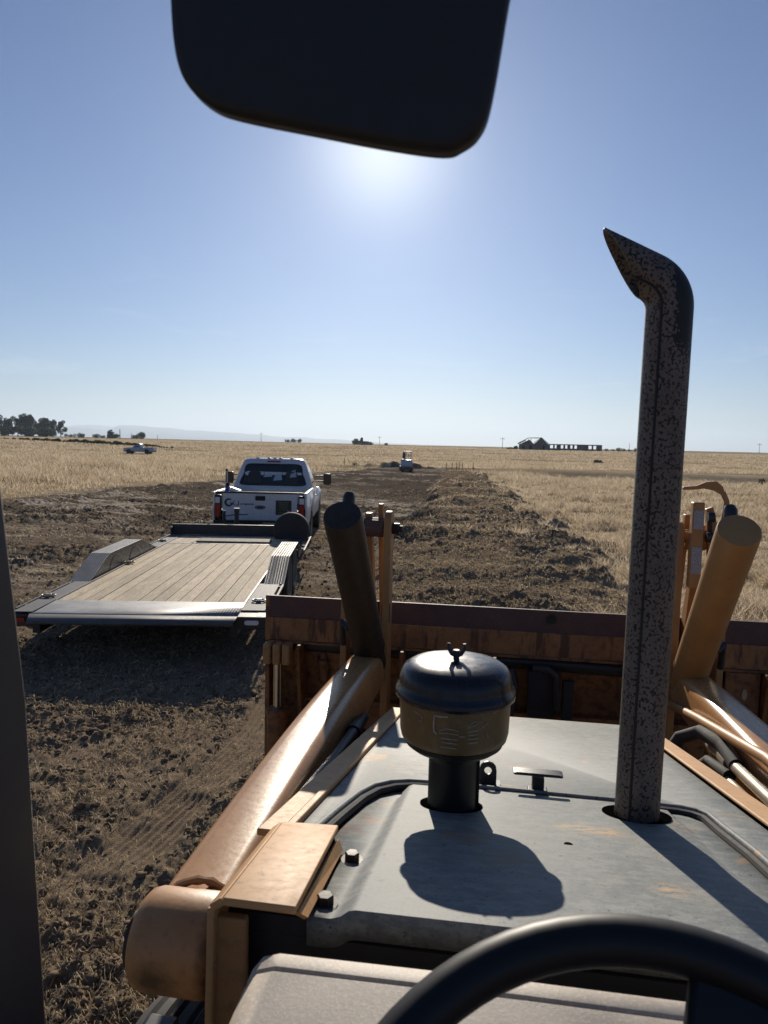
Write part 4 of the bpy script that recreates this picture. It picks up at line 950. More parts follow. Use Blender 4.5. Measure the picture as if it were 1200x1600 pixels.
# ------------------------------------------------------------------ white pickup truck
def pickup(name, loc, rz, paint, label, detail=True):
    T = empty(name, loc, rz, label=label, cat='pickup truck')
    W = 1.0
    # section profile of the body side in z at a given length position, lofted
    def side(sg):
        b = MB()
        # outer skin from y=.10 (tail) to 5.55 (nose) with wheel openings cut as notches
        top = lambda y: 1.25 if y < 2.35 else 1.22 if y < 4.0 else 1.20-.05*(y-4.0)
        bot = .52
        def arch(y):
            for yc in (1.30,4.62):
                d = abs(y-yc)
                if d < .50: return .42+sqrt(max(0,.50**2-d**2))*1.0
            return bot
        ys = sorted(set([.06,.12,.3,.5,.7,.79]+list(np.linspace(.80,1.80,21))+[1.81,2.0,2.2,2.34,2.36,2.5,3.0,3.4,3.8,4.0,4.11]+list(np.linspace(4.12,5.12,21))+[5.2,5.4,5.55]))
        V = []; F = []; cols = 7
        for y in ys:
            zt = top(y); zb = max(bot, arch(y)); taper = .96 if y < .1 else 1-.05*max(0,(y-4.8)/.75)**2
            for q, xo in ((0,-.03),(.12,-.005),(.45,.012),(.62,.0),(.66,-.014),(.92,-.018),(1.0,-.05)):
                bulge = .0
                for yc in (1.30,4.62):
                    d = abs(y-yc)
                    if d < .62 : bulge = .028*(1-(d/.62)**4)*(1 if q < .7 else .2)
                V.append((sg*((W+xo+bulge)*taper), y, zb+(zt-zb)*q))
        n = len(ys)
        F = [(i*cols+k,i*cols+k+1,(i+1)*cols+k+1,(i+1)*cols+k) for i in range(n-1) for k in range(cols-1)]
        return b.add(V, F)
    for sg in (-1,1):
        o = side(sg).build('body_side', paint, T, smooth=45, solid=.02)
        b = MB(); b.box((sg*.985-.045,.08,1.235),(sg*.985+.025-.02,2.34,1.262)); b.build('bed_rail', paint if detail else paint, o, bevel=.01)
    # bed interior: floor, inner walls, front wall
    b = MB(); b.box((-.93,.12,.82),(.93,2.30,.86)); b.box((-.93,.12,.86),(-.90,2.30,1.24)); b.box((.90,.12,.86),(.93,2.30,1.24)); b.build('bed_liner', 'interior', T)
    b = MB(); b.box((-.94,2.28,.8),(.94,2.33,1.255)); b.build('bed_bulkhead', 'whitepaint' if detail else paint, T, bevel=.01)
    # nose / bonnet and bumper ahead of the cab
    b = MB(); b.add([(-.92,3.9,1.22),(.92,3.9,1.22),(.90,4.9,1.17),(.80,5.5,1.08),(-.80,5.5,1.08),(-.90,4.9,1.17),(-.80,5.56,.6),(.80,5.56,.6)], [(0,1,2,5),(5,2,3,4),(4,3,7,6)]); b.build('bonnet', paint, T, solid=.02)
    MB().box((-.98,5.52,.45),(.98,5.68,.68)).build('front_bumper', 'chrome', T, bevel=.03)
    b = MB(); b.box((-.93,.2,.45),(-.6,5.4,.8)); b.box((.6,.2,.45),(.93,5.4,.8)); b.box((-.8,.15,.5),(.8,5.4,.62)); b.build('underbody', 'black', T)
    # cab: lofted greenhouse
    lv = [(1.20,.975,2.38,3.98),(1.30,.955,2.40,3.90),(1.60,.86,2.50,3.55),(1.84,.775,2.60,3.22),(1.92,.74,2.64,3.15),(1.965,.66,2.74,3.05),(1.975,.4,2.9,2.95)]
    V = []; k_ = 0
    for z, w_, ya, yb in lv:
        pr = []
        r_ = min(.12, w_*.2)
        pr = rrect(2*w_, yb-ya, min(r_, (yb-ya)/2.2), 4, 0, (ya+yb)/2); k_ = len(pr)
        V += [(p[0], p[1], z) for p in pr]
    F = [(i*k_+k, i*k_+(k+1)%k_, (i+1)*k_+(k+1)%k_, (i+1)*k_+k) for i in range(len(lv)-1) for k in range(k_)]+[tuple(range((len(lv)-1)*k_, len(lv)*k_))]
    cab = MB().add(V, F).build('cab', paint, T, smooth=50)
    def cabx(z, yy=0): 
        for (a, b_) in zip(lv, lv[1:]):
            if a[0] <= z <= b_[0]:
                t = (z-a[0])/(b_[0]-a[0]); return [a[i]+(b_[i]-a[i])*t for i in (1,2,3)]
    # rear window
    z0, z1 = 1.31, 1.82
    w0, ya0, _ = cabx(z0); w1, ya1, _ = cabx(z1)
    def quad(zz0, zz1, f0, f1, off, n=5, r_=.07):
        pr = rrect(2, 2, .22, 5); out_ = []
        for a, b2 in pr:
            t = (b2+1)/2; z = zz0+(zz1-zz0)*t; w_, ya, _ = cabx(z); out_.append((a*w_*(f0+(f1-f0)*t), ya-off, z))
        return out_
    q1 = quad(z0-.02, z1+.02, .86, .86, .004); q2 = quad(z0+.02, z1-.02, .80, .80, .012)
    b = MB(); n = len(q1); b.add(q1+q2, [(i,(i+1)%n,n+(i+1)%n,n+i) for i in range(n)]); b.build('window_seal', 'black', cab)
    b = MB(); b.add(quad(z0, z1, .84, .84, .008), [tuple(range(n))]); b.build('rear_window', 'glass', cab, smooth=0)
    if detail:   # silver patches painted as pale light through the cab and the seat backs against it
        for x0,x1,za,zb,mm in ((-.62,-.28,1.34,1.66,'interior'),(.28,.60,1.34,1.66,'interior'),):
            qq = []
            for xx,zz in ((x0,za),(x1,za),(x1-.02,zb-.06),((x0+x1)/2+.1,zb),((x0+x1)/2-.1,zb),(x0+.02,zb-.06)):
                w_,ya,_ = cabx(zz); qq.append((xx,ya-.016,zz))
            MB().add(qq, [tuple(range(6))]).build('seat_back', mm, cab, smooth=0)
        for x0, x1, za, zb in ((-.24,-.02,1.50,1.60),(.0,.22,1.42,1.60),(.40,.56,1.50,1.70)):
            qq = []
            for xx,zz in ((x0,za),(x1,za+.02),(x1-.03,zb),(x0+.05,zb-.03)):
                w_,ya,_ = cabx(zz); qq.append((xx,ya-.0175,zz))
            MB().add(qq, [(0,1,2,3)]).build('window_reflection' if False else 'painted_light_glimpse', 'silver', cab, smooth=0)
    for sg in (-1,1):
        qq = []
        for yy, zz in ((2.62,1.28),(3.75,1.28),(3.30,1.78),(2.74,1.78)):
            w_,_,_ = cabx(zz); qq.append((sg*(w_+.004), yy, zz))
        MB().add(qq, [(0,1,2,3)]).build('side_window', 'glass', cab, smooth=0)
        b = MB(); b.box((sg*1.0-.012,3.0,1.02),(sg*1.0+.012,3.14,1.05)); b.build('door_handle', paint, cab)
        
        for yd in (3.62,2.40): MB().box((min(sg*.995,sg*1.008),yd,.62),(max(sg*.995,sg*1.008),yd+.008,1.2)).build('door_gap', 'black', cab)
    w_, _, yb = cabx(1.35)
    b = MB(); qq = []
    for xx, zz in ((-.86,1.3),(.86,1.3),(.78,1.82),(-.78,1.82)):
        w_,_,yb = cabx(zz); qq.append((xx*w_, yb+.006, zz))
    b.add(qq, [(0,1,2,3)]); b.build('windscreen', 'glass', cab, smooth=0)
    # wheels
    for sg in (-1,1):
        for yw in (1.30,4.62):
            ty = MB().lathe([(.24,-.12),(.36,-.13),(.40,-.10),(.41,-.03),(.41,.03),(.40,.10),(.36,.13),(.24,.12)], (sg*.90,yw,.41), 'x', 40).build('wheel', 'rubber', T, smooth=35)
            b = MB(); b.lathe([(.245,-.115),(.22,-.08),(.20,-.05),(.06,-.06),(.06,.06),(.20,.05),(.22,.08),(.245,.115)], (sg*.90,yw,.41), 'x', 32); b.build('rim', 'steel', ty)
    if not detail:
        b = MB(); b.box((-.9,.03,.7),(.9,.1,1.24)); b.build('tailgate', paint, T); return T
    # mirrors
    for sg in (-1,1):
        b = MB(); b.prism(rrect(.20,.30,.04,3,sg*1.26,1.43), 'y', 3.62, 3.72); mr = b.build('tow_mirror', 'black', cab, bevel=.01)
        b = MB(); b.box((min(sg*.95,sg*1.2),3.68,1.36),(max(sg*.95,sg*1.2),3.72,1.39)); b.box((min(sg*.95,sg*1.2),3.68,1.49),(max(sg*.95,sg*1.2),3.72,1.52)); b.build('mirror_arm', 'black', mr)
        MB().prism(rrect(.17,.26,.03,3,sg*1.26,1.43), 'y', 3.612, 3.619).build('mirror_glass', 'glass', mr)
    for xx in (-.42,-.14,0,.14,.42):
        MB().ball((xx,2.80,1.975),(.045,.07,.028)).build('clearance_lamp', 'clearlens', cab)
    MB().prism(rrect(.32,.035,.01,2,0,1.895), 'y', 2.60, 2.66).build('brake_lamp', 'redlens', cab)
    for xx in (-.22,.22):
        qq = [(xx+a, cabx(z)[1]-.013, z) for z, a in ((1.33,-.006),(1.33,.006),(1.80,.006),(1.80,-.006))]
        MB().add(qq, [(0,1,2,3)]).build('window_divider', 'black', cab, smooth=0)
    # tailgate
    pr = rrect(1.58,.60,.02,2,0,.955)
    tg = MB().prism(pr, 'y', .045, .10).build('tailgate', paint, T, bevel=.008)
    b = MB(); b.box((-.94,.035,1.245),(.94,.10,1.275)); b.build('tailgate_cap', 'black', tg, bevel=.006)
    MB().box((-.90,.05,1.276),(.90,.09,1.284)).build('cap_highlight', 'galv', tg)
    b = MB(); b.prism(rrect(1.50,.02,.006,2,0,.745), 'y', .040, .046); b.build('pressed_line', paint, tg)
    b = MB(); b.prism(rrect(.21,.105,.018,3,.01,1.145), 'y', .034, .046); hd_ = b.build('handle', 'black', tg, bevel=.004)
    b = MB(); b.prism([(.01+.115*cos(a),.945+.045*sin(a)) for a in np.linspace(0,2*pi,33)[:-1]], 'y', .034, .046); bd = b.build('oval_badge', 'ovalblue', tg)
    b = MB(); b.tube([(.01+.088*cos(a),.0325,.945+.030*sin(a)) for a in np.linspace(0,2*pi,25)], .0035, 5, caps=False); b.build('badge_script', 'silver', bd)
    b = MB(); b.prism(rrect(.335,.32,.008,2,.505,.945), 'y', .036, .046); sg_ = b.build('square_sign', 'sticker', tg)
    b = MB()
    random.seed(5)
    for i, (zz, L) in enumerate(((1.06,.20),(1.02,.17),(.98,.20),(.94,.15),(.90,.19),(.83,.22))):
        x0 = .505-L/2
        while x0 < .505+L/2-.02:
            l_ = random.uniform(.015,.05); b.box((x0,.033,zz-.012),(min(x0+l_,.505+L/2),.0362,zz+.012)); x0 += l_+.012
    b.build('sign_print', 'stickerink', sg_)
    MB().box((.585,.032,.80),(.64,.0365,.88)).build('sign_patch', 'galv', sg_)
    # logo
    MB().prism(rrect(.66,.20,.006,2,-.42,1.03), 'y', .041, .046).build('magnetic_sign', 'silver' if False else 'whitepaint', tg)
    RX = Matrix.Rotation(pi/2, 4, 'X')
    b = MB(); cx, cz = -.655, 1.04
    for i in range(26):
        a0 = R(50)+R(295)*i/26; a1 = R(50)+R(295)*(i+1)/26
        th = lambda q: .022+.016*sin(max(0,min(pi,(q-R(50))/R(295)*pi)))
        vs = []
        for a in (a0,a1):
            for rr_ in (.092,.092-th(a)*1.25):
                vs.append((cx+rr_*cos(a), cz+rr_*sin(a)))
        b.prism([vs[0],vs[1],vs[3],vs[2]], 'y', .035, .0415)
    b.prism([(cx+.03,cz-.005),(cx+.092,cz-.005),(cx+.092,cz-.03),(cx+.03,cz-.03)], 'y', .035, .0415)
    b.build('logo_ring', 'ink', tg)
    b = MB()
    b.prism([(-.575,1.03),(-.555,1.035),(-.515,1.075),(-.540,1.078)], 'y', .035, .0415); b.prism([(-.575,1.022),(-.548,.985),(-.520,.975),(-.555,1.03)], 'y', .035, .0415)
    pts = [(-.435,1.075),(-.435,1.0),(-.450,.978),(-.485,.970),(-.510,.975),(-.505,.990),(-.480,.987),(-.460,.995),(-.455,1.01),(-.455,1.075)]
    b.prism(pts, 'y', .035, .0415); b.build('logo_letters', 'ink', tg)
    text('lettering', 'BY SERVICES', .050, 'ink', tg, Matrix.Translation((-.405,.040,.990)) @ RX, .003, .0012)
    # tail lights
    for sg in (-1,1):
        x0, x1 = sorted((sg*.81, sg*.955)); xm = sg*.883
        b = MB(); b.prism(rrect(.135,.50,.02,3,xm,.955), 'y', .03, .12); tl = b.build('tail_light', 'black', T, bevel=.004)
        MB().prism(rrect(.115,.29,.015,3,xm+sg*.006,.865), 'y', .015, .04).build('red_lens', 'redlens', tl, bevel=.006)
        MB().prism(rrect(.10,.13,.015,3,xm+sg*.006,1.09), 'y', .018, .04).build('clear_lens', 'clearlens', tl, bevel=.006)
    # bumper and hitch
    b = MB(); b.box((-.97,-.06,.50),(-.32,.08,.60)); b.box((.32,-.06,.50),(.97,.08,.60)); b.box((-.34,-.02,.47),(.34,.08,.58)); bp = b.build('rear_bumper', 'steel', T, bevel=.02)
    b = MB(); b.box((-.96,-.075,.598),(.96,.10,.655)); b.build('step_pad', 'black', bp, bevel=.008)
    b = MB(); b.prism(rrect(.30,.15,.01,2,.22,.545),'y',-.078,-.065); b.build('number_plate', 'galv', bp)
    b = MB(); b.box((-.04,-.35,.42),(.04,.1,.50)); b.box((-.05,-.30,.36),(.05,-.22,.56)); b.ball((0,-.26,.60),(.03,.03,.035)); b.build('tow_ball_mount', 'blackpaint', T)
    b = MB(); b.cyl((-.45,2.0,.5),(-.45,.2,.42),.04,12); b.build('exhaust', 'steel', T)
    return T
pk = Vector((-5.08, 15.5, .0)); ak = R(10.3)
pickup('pickup_truck', pk, ak, 'whitepaint', 'white pickup seen from behind with a ring shaped logo on its tailgate').scale = (1.035,1,1)
def onpk(x, y, z): return (pk.x+cos(ak)*x-sin(ak)*y, pk.y+sin(ak)*x+cos(ak)*y, pk.z+z)
sp = empty('backpack_sprayer', onpk(-.70,.22,1.27), ak, label='blue and white canister with upright wand in the bed corner of the white pickup', cat='sprayer')
b = MB(); b.box((-.10,-.10,-.36),(.10,.14,.02)); b.prism([(-.08,.02),(.02,.02),(.0,.12),(-.07,.13)], 'y', -.09, .10); b.build('blue_tank', 'blue', sp, bevel=.015)
b = MB(); b.prism([(.01,.0),(.26,.0),(.25,.03),(.05,.10)], 'y', -.06, .12); b.build('white_cover', 'white', sp, bevel=.012)
b = MB(); b.tube([(-.04,.0,.10),(-.05,.02,.40),(-.06,.02,.44)], .011, 8); b.cyl((-.045,0,.12),(-.045,.01,.20),.02,8); b.build('wand', 'white', sp)
MB().tube([(-.060,.02,.44),(-.062,.02,.50)], .022, 8).build('nozzle', 'black', sp)
MB().tube([(-.045,0,.11),(-.03,.03,.18)], .045, 10).build('cap', 'black', sp)

# ------------------------------------------------------------------ distant things
p = at_t(222, 709.5)
pickup('pickup_truck', (p.x+2.2, p.y, gz1(p.x,p.y)-.02), R(98), 'silver', 'distant silver pickup parked side on in the tall grass at far left', False).scale = (.84,.84,.84)

def excavator():
    p = at_t(634, 736.5); z = p.z
    T = empty('mini_excavator', (p.x, p.y, z), R(15), label='small white and blue grey excavator by the spoil heaps at the strip end', cat='excavator')
    b = MB()
    for x in (-.65,.35): b.prism([(-.9,.12),(-.7,0),(.7,0),(.9,.12),(.9,.35),(.7,.48),(-.7,.48),(-.9,.35)], 'x', x, x+.3)
    b.build('tracks', 'rubber', T)
    b = MB(); b.box((-.65,-.75,.5),(.65,.75,.62)); b.prism([(-.75,.6),(-.1,.6),(-.1,1.35),(-.65,1.32),(-.78,1.0)], 'x', -.65, .65); b.build('engine_cover', 'silver', T, bevel=.05)
    MB().box((-.62,-.7,1.352),(-.2,-.15,1.40)).build('white_cover', 'white', T)
    b = MB()
    for x in (-.02,.60):
        for y in (-.1,.75): b.box((x,y,.6),(x+.05,y+.05,2.2))
    b.box((-.02,-.1,.6),(.65,.8,1.25)); cb = b.build('cab', 'ovalblue', T, bevel=.01)
    MB().box((-.1,-.2,2.2),(.73,.9,2.30)).build('roof', 'white', cb, bevel=.02)
    b = MB(); b.ball((.32,.2,1.80),(.13,.13,.17)); b.build('headrest', 'white', cb)
    b = MB(); b.tube([(.0,.8,.8),(0,1.5,2.1),(0,2.2,2.3)], .10, 8); b.tube([(0,2.2,2.3),(0,2.6,1.2)], .08, 8); bm_ = b.build('boom', 'blackpaint', T)
    MB().prism([(2.35,1.25),(2.75,1.2),(2.8,.8),(2.45,.75)], 'x', -.25, .25).build('bucket', 'rust', bm_)
    MB().box((-.7,-.95,.15),(.7,-.88,.5)).build('blade', 'rust', T)
excavator()
[o for o in bpy.data.objects if o.name == 'mini_excavator'][0].scale = (.84,.84,.84)

def ruin():
    p = at_g(874, 703, 250); z = gz1(p.x, p.y)
    T = empty('ruined_farmhouse', (p.x, p.y, z), R(-6), label='dark ruined farmhouse with a gabled end and a long roofless wall of open windows', cat='building')
    s = 27/124.   # metres per photo pixel at that distance
    # long wall with openings as piers and lintels
    b = MB(); x0 = (858-874)*s; x1 = (936-874)*s; H = 2.15
    ops = [(860.0,864.5),(867,869.5),(876,879.5),(882.5,885.5),(890,893),(896,899.5),(916.5,921),(923.5,927.5)]
    xs = [858]+[v for o in ops for v in o]+[936]
    for i in range(0, len(xs), 2): b.box(((xs[i]-874)*s,0,-.5),((xs[i+1]-874)*s,.35,H))
    for a, c in ops: b.box(((a-874)*s,0,-.5),((c-874)*s,.35,.75 if a < 910 else .6)); b.box(((a-874)*s,0,H-.32),((c-874)*s,.35,H))
    b.build('window_wall', 'concrete', T)
    b = MB(); b.box(((900-874)*s,.36,-.5),((915-874)*s,4.,H-.05)); b.box(((935-874)*s,.36,-.5),(x1,6,H-.1)); b.build('cross_wall', 'concrete', T)
    xa, xb = (813-874)*s, (858-874)*s
    b = MB(); b.box((xa,.0,-.6),(xb,.3,1.9)); b.box((xa,.3,-.6),(xa+.3,7,1.9)); b.box((xb-.3,.3,-.6),(xb,7,1.9)); b.prism([((835-874)*s,1.9),(xb,1.9),((846.5-874)*s,4.1)], 'y', 0., .3); b.prism([(xa,1.9),((835-874)*s,1.9),((828-874)*s,3.5)], 'y', 3.5, 3.8); b.build('house_wall', 'concrete', T)
    b = MB()
    def slab(pa, pb, y0, y1, th=.18): b.add([(pa[0],y0,pa[1]),(pb[0],y0,pb[1]),(pb[0],y1,pb[1]),(pa[0],y1,pa[1]),(pa[0],y0,pa[1]+th),(pb[0],y0,pb[1]+th),(pb[0],y1,pb[1]+th),(pa[0],y1,pa[1]+th)], [(0,1,2,3),(4,5,6,7),(0,1,5,4),(1,2,6,5),(2,3,7,6),(3,0,4,7)])
    q = lambda u: (u-874)*s
    slab((q(846.5),4.1),(q(860),1.7),-.5,4); slab((q(846.5),4.1),(q(834),2.0),-.5,.4); slab((q(836),3.9),(q(846.5),4.05),1.0,4)
    slab((q(811),1.95),(q(828),3.95),-.5,.1,.22); slab((q(828),3.95),(q(840),4.05),2.5,4.5); slab((q(811),1.9),(q(822),3.1),2.5,4.5)
    for u in (815,819,823,827,831): b.box((q(u),.0,1.9),(q(u)+.12,.12,1.9+(u-811)*.11))
    b.build('roof', 'roof', T)
    b = MB(); b.box((q(818),-.03,.2),(q(822),-.005,1.4)); b.box((q(829),-.03,.2),(q(833),-.005,1.5)); b.box((q(849),-.03,.3),(q(852),-.005,1.5)); b.build('window', 'interior', T)
ruin()

# ------------------------------------------------------------------ vegetation
def leafcloud(lobes, n, size, seed, squash=1.):
    r_ = np.random.default_rng(seed); V = []; tot = sum(l[3]**2 for l in lobes)
    P = []
    for (cx, cy, cz, rr_) in lobes:
        k = int(n*rr_**2/tot); d = r_.normal(size=(k,3)); d /= np.linalg.norm(d,axis=1)[:,None]
        rad = rr_*(.45+.6*r_.random(k)**.6)[:,None]; P.append(np.array([[cx,cy,cz]])+d*rad*np.array([[1,1,squash]]))
    P = np.concatenate(P); k = len(P); a = r_.normal(size=(k,3)); a /= np.linalg.norm(a,axis=1)[:,None]
    b = np.cross(a, r_.normal(size=(k,3))); b /= np.linalg.norm(b,axis=1)[:,None]
    s = size*(.5+r_.random(k))[:,None]
    V = np.concatenate([P-a*s, P+b*s*.6, P+a*s, P-b*s*.6]); i = np.arange(k)
    return V, np.stack([i, i+k, i+2*k, i+3*k], -1)
def tree(u, v, D, hpx, wpx, name, label, seed, group=None, mat_='leaf', kind='tall', n=1500):
    p = at_g(u, v, D); z = gz1(p.x, p.y); sc = p.length and (Vector((p.x,p.y,0)).length/1150)
    h = hpx*sc; wd = wpx*sc; rnd = random.Random(seed)
    T = empty(name, (p.x, p.y, z), rnd.uniform(0, 6), label=label, cat='tree' if kind != 'shrub' else 'shrub', group=group)
    # crown first
    lobes = []
    if kind == 'tall':
        for i in range(16):
            t = rnd.uniform(.22, .93); ww = wd*.68*(1-.5*abs(t-.45))
            a = rnd.uniform(0, 2*pi); q = rnd.uniform(.2,.75)*ww
            lobes.append((cos(a)*q, sin(a)*q, h*t, h*rnd.uniform(.08,.16)))
    elif kind == 'cone':
        for i in range(9):
            t = i/9; lobes.append((rnd.uniform(-.1,.1)*wd, rnd.uniform(-.1,.1)*wd, h*(.12+.8*t), wd*.42*(1-t*.85)))
    else:
        for i in range(9):
            a = rnd.uniform(0,2*pi); q = rnd.uniform(0,.38)*wd; rr_ = rnd.uniform(.28,.5)*h
            lobes.append((cos(a)*q, sin(a)*q, min(h-rr_*.9, rr_*.9+rnd.uniform(0,.3)*h), rr_))
    V, F = leafcloud(lobes, n, h*(.028 if kind == 'tall' else .09), seed)
    V[:,2] = np.maximum(V[:,2], -.1)
    npmesh('crown', V, F, mat_, T)
    b = MB()
    b.tube([(0,0,-.5),(.02*h,0,h*.3),(-.01*h,.01*h,h*.6),(.02*h,0,h*.85)], [h*.028,h*.022,h*.013,h*.005], 7)
    for lb in lobes[::2]: b.tube([(0,0,lb[2]*.5),(lb[0]*.6,lb[1]*.6,lb[2]*.85),(lb[0],lb[1],lb[2])], [h*.009,h*.006,h*.003], 5)
    b.build('trunk', 'bark', T)
    return T
G1 = 'tall trees of the grove on the left skyline'
tl = 'tall dark eucalyptus, '
for i, (u, v, hp, wp, lab) in enumerate([
    (2,682,27,16,tl+'at the left edge of the photo, cut by the frame'),
    (13,683,26,13,tl+'just left of the bright gap in the grove'),
    (28,682,27,14,tl+'first one right of the bright gap in the grove'),
    (39,683,31,17,tl+'the tallest crown of the grove on the left skyline'),
    (50,684,29,15,tl+'directly right of the tallest crown of the grove'),
    (62,684,25,16,tl+'broad and lower, in the middle of the grove'),
    (74,684,29,15,tl+'narrow pale top, second last before the grove steps down'),
    (83,684,24,12,tl+'thin crown between the two right hand peaks of the grove'),
    (95,685,23,15,tl+'the separate peak that ends the grove on its right')]):
    tree(u, v, 415+i*3, hp, wp, 'eucalyptus_tree', lab, 20+i, G1, n=2600)
for i, (u, v, D, hp, wp, kind, lab) in enumerate([
    (47,686,405,13,32,'round','low dark underbrush tree filling the foot of the grove under its tallest crown'),
    (73,686,405,13,30,'round','low dark underbrush tree filling the foot of the grove under its right part'),
    (8,684,405,12,24,'round','low dark underbrush tree at the foot of the grove by the left frame edge'),
    (108,687,430,5,20,'round','low flat bush tapering off right of the grove'),
    (127,687,430,7,14,'round','small rounded dark tree alone right of the grove'),
    (150,688,440,6,12,'round','small low tree midway between the grove and the pointed tree'),
    (160,688,440,4,10,'round','tiny bush touching the small low tree left of the pointed tree'),
    (173,687,430,14,14,'cone','pointed dark tree standing alone on the skyline above the silver pickup'),
    (181,688,435,7,10,'round','low bush leaning against the right side of the pointed tree'),
    (213,689,440,6,16,'round','flat bush left of the squarish tree on the skyline'),
    (221,688,440,10,11,'round','squarish dark tree above the silver pickup roof'),
    (450,691,700,5,12,'round','small hazy tree on the skyline above the white pickup, leftmost of three'),
    (459,691,700,6,10,'round','small hazy tree on the skyline above the white pickup, middle of three'),
    (468,691,700,6,9,'round','small hazy tree on the skyline above the white pickup, rightmost of three'),
    (556,692,420,9,10,'round','bushy tree at the left end of the low dark shed on the skyline'),
    (565,692,420,13,8,'cone','pointed tree rising over the low dark shed on the skyline'),
    (580,693,420,5,9,'round','bush at the right end of the low dark shed'),
    (604,694,420,4,8,'round','tiny dark bush alone just right of the thin skyline pole'),
    (795,701,255,4,16,'round','low scrub immediately left of the ruined farmhouse'),
    (806,701,255,6,10,'round','scrub touching the left wall of the ruined farmhouse')]):
    tree(u, v, D, hp, wp, 'shrub' if hp < 9 else 'tree', lab, 60+i, None, 'shrub' if D < 300 else 'leaf', 'shrub' if (kind == 'round' and hp < 9) else kind, n=1800 if wp > 20 else 700)
for i, (u, hp, wp, lab) in enumerate([(948,4.5,9,'leftmost low shrub of the row right of the ruined farmhouse'),(957,4,9,'second shrub from the left in the row right of the ruined farmhouse'),(966,6,8,'third shrub from the left, a little taller, in the row right of the farmhouse'),(975,5.5,9,'fourth shrub of the row right of the farmhouse'),(984,4.5,10,'fifth shrub of the row right of the farmhouse, low and wide'),(993,6,8,'shrub ending the row right of the farmhouse, next to the exhaust pipe'),(1003,5,9,'shrub of the row mostly hidden behind the exhaust pipe')]):
    tree(u, 704.5, 262, hp, wp, 'shrub', lab, 90+i, 'row of shrubs right of the farmhouse', 'shrub', 'shrub', n=300)
tree(1192, 752, 72, 10, 20, 'shrub', 'green bush by the field edge at the right edge of the photo', 120, None, 'shrub', 'shrub', n=700)
for i, (u, v, D, hp, wp) in enumerate([(700,741,70,8,5),(706,741,70,9,5),(712,742,69,9,6),(719,743,68,8,5),(728,744,67,7,5)]):
    pass
tree(556, 729, 80, 7, 10, 'shrub', 'dark scrubby bush standing left of the spoil heaps at the end of the strip', 121, None, 'shrub', 'shrub', n=300)
# dark scrub strip behind the silver pickup (far left) as one uncountable bank
xs = []; V0 = []
r_ = np.random.default_rng(5); lob = []
for i in range(70):
    t = i/69; u = 5+265*t; p = at_g(u, 695, 176-30*t)
    hh = (.28+.35*r_.random())*(.6+.9*sin(pi*min(1, t*1.05))) ; lob.append((p.x, p.y+r_.uniform(-1,1), gz1(p.x,p.y)+hh*.35, hh))
V, F = leafcloud(lob, 9000, .16, 9, .7)
tag(npmesh('scrub', V, F, 'shrub'), 'low dark scrub bank behind the distant silver pickup', 'scrub', kind='stuff')

def pole(u, v, D, hpx, label, arms=True, w_=.14):
    p = at_g(u, v, D); z = gz1(p.x, p.y); h = hpx*Vector((p.x,p.y,0)).length/1150
    T = empty('utility_pole', (p.x,p.y,z), 0, label=label, cat='pole')
    MB().cyl((0,0,-.5),(0,0,h),w_,8,w_*.7).build('shaft', 'pole', T)
    if arms: MB().box((-1.2,-.06,h-1.0),(1.2,.06,h-.8)).build('crossarm', 'pole', T)
pole(187.5,688,430,14,'thick post on the skyline between the pointed tree and the squarish tree', False, .3)
pole(205,688,440,9,'thinner post on the skyline just left of the squarish tree', False)
pole(246,690,440,7,'short post on the skyline right of the silver pickup', False)
pole(408,692,500,14,'thin pole on the skyline above the white pickup cab', True)
pole(593,694,500,13,'thin pole on the skyline right of the low dark shed')
pole(785,700,400,17,'tall faint pole on the skyline left of the ruined farmhouse')
pole(983,704,450,11,'faint pole on the skyline above the row of shrubs', False)
pole(1186,708,450,14,'faint pole on the skyline at the far right of the photo')
pole(172,690,430,10,'slender post just left of the pointed tree', False, .1)
p = at_g(568, 692, 418); sh = empty('shed', (p.x,p.y,gz1(p.x,p.y)), R(6), label='low dark shed among trees on the middle of the skyline', cat='building')
MB().box((-3.6,0,-.3),(3.6,5,1.3)).build('wall', 'concrete', sh)
MB().prism([(-3.9,1.3),(3.9,1.2),(2.8,2.1),(-3.3,2.2)], 'y', -.3, 5.3).build('roof', 'roof', sh)
# fence stakes at the end of the strip
for i, (u, v) in enumerate([(538,727),(697,735),(706,737),(713,737),(717,738),(722,738),(739,737)]):
    p = at_g(u, v+3); D = 82 if u < 600 else 77; p = at_g(u, v+3, D); z = gz1(p.x,p.y)
    o = MB().tube([(0,0,-.3),(0,0,.35),(.015,0,.75)], [.045,.04,.03], 7).build('stake', 'pole', None)
    o.location = (p.x,p.y,z)
    tag(o, 'weathered stake, %s' % ['alone left of the spoil heaps at the end of the strip','first from the left of the stakes where the soil strip ends','second from the left of the stakes where the soil strip ends','third from the left of the stakes where the soil strip ends','fourth from the left of the stakes where the soil strip ends','fifth from the left of the stakes where the soil strip ends','last and apart, right of the row where the soil strip ends'][i], 'stake', 'weathered stakes at the end of the strip')
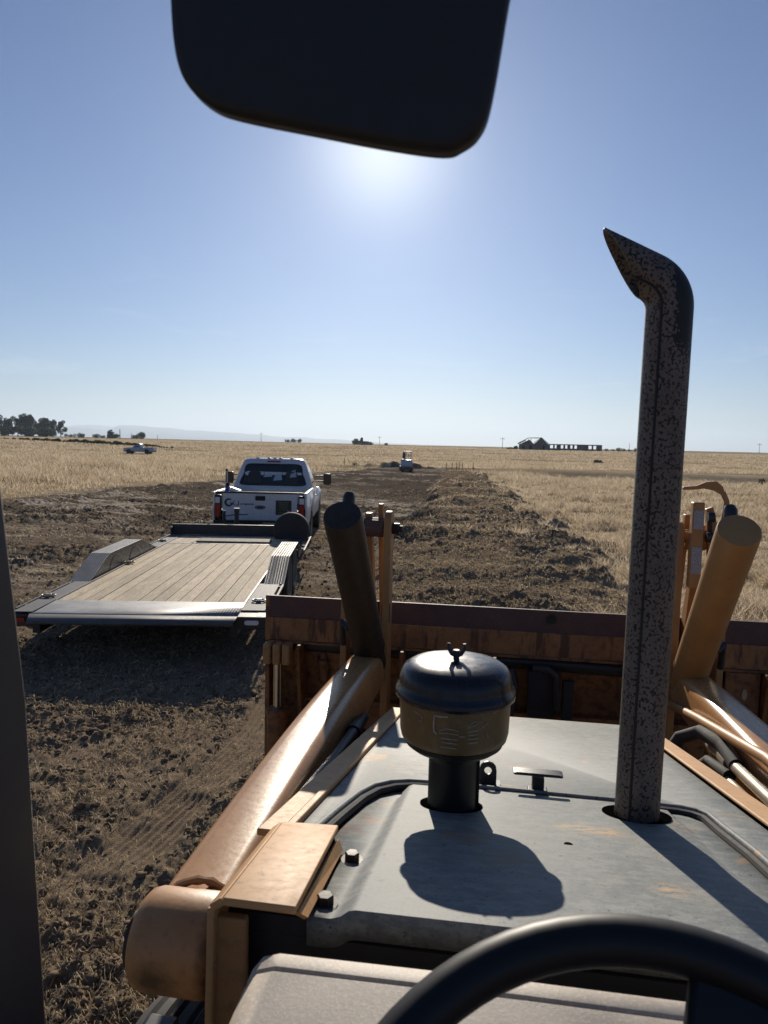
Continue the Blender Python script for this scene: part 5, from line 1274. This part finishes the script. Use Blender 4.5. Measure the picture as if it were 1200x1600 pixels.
# lump of dark soil in the grass
def lump(u, v, s, label, seed, name='soil_lump'):
    p = at_g(u, v); z = gz1(p.x,p.y); rnd = random.Random(seed)
    bm = bmesh.new(); bmesh.ops.create_icosphere(bm, subdivisions=4, radius=1)
    for q in bm.verts:
        c = q.co; n_ = fbm(np.array([c.x*1.3+seed]), np.array([c.y*1.3+c.z*2]), 1.6, 4, seed)[0]-.5
        q.co = Vector((c.x*s[0], c.y*s[1], c.z*s[2]))*(1+1.1*n_)
    me = bpy.data.meshes.new(name); bm.to_mesh(me); bm.free(); me.materials.append(M_['clod'])
    o = bpy.data.objects.new(name, me); COL.objects.link(o); o.location = (p.x,p.y,z+s[2]*.5)
    return tag(o, label, 'soil lump')
lump(948, 858, (.24,.2,.14), 'dark lump of soil lying alone in the dry grass right of the windrow', 3)
lump(864, 856, (.20,.2,.12), 'dark clod on the right edge of the windrow beside a grass tuft', 5)
lump(934, 727, (.7,.5,.35), 'small dark mound far off in the grass below the ruined farmhouse', 8)

# ------------------------------------------------------------------ hills and haze
def hills():
    for nm, D, prof in (('distant_hills', 11000, [(-260,690),(60,676),(115,667),(170,671),(185,664),(250,668),(300,672),(360,675),(430,682),(520,686),(640,694),(800,699)]),
                        ('far_ridge', 13500, [(-300,672),(60,670),(140,664),(200,668),(300,676),(420,680),(520,690),(620,697)])):
        V = []; n = 160; us = np.linspace(prof[0][0], prof[-1][0], n); vs = np.interp(us, [q[0] for q in prof], [q[1] for q in prof])
        rows = 12
        tops = []
        for u, v in zip(us, vs):
            v = v+1.6*(fbm(np.array([u]), np.array([0.]), .03, 4, 3)[0]-.5)*2
            p = at_g(u, v, D); tops.append(p)
        for j in range(rows+1):
            t = j/rows
            for i, p in enumerate(tops):
                zz = -15+(p.z+15)*sin(t*pi)**.8*(1 if t <= .5 else 1)
                s_ = 1+(t-.5)*.28
                V.append((p.x*s_, p.y*s_, zz*(1 if j == rows/2 else .9+.2*fbm(np.array([i*.2]), np.array([j*1.]), 1., 3, 8)[0])))
        F = [(j*n+i, j*n+i+1, (j+1)*n+i+1, (j+1)*n+i) for j in range(rows) for i in range(n-1)]
        o = npmesh(nm, V, F, mat(nm, (.10,.10,.07), .95), smooth=True)
        tag(o, 'pale blue hills fading in the haze on the left horizon' if nm == 'distant_hills' else 'fainter farther ridge behind the pale blue hills', 'hills', kind='structure')
hills()
def haze():
    M = bpy.data.materials.new('haze'); M.use_nodes = True; t = M.node_tree; t.nodes.clear()
    o_ = t.nodes.new('ShaderNodeOutputMaterial'); v = t.nodes.new('ShaderNodeVolumePrincipled')
    v.inputs['Color'].default_value = (.66,.80,.97,1); v.inputs['Density'].default_value = 1.2e-4; v.inputs['Anisotropy'].default_value = .35
    t.links.new(v.outputs[0], o_.inputs['Volume'])
    me = MB().box((-16800,-16800,-20),(16800,16800,420)); o = me.build('haze', M, None, smooth=0); tag(o, 'thin pale haze filling the air towards the horizon', 'haze', kind='stuff')
haze()
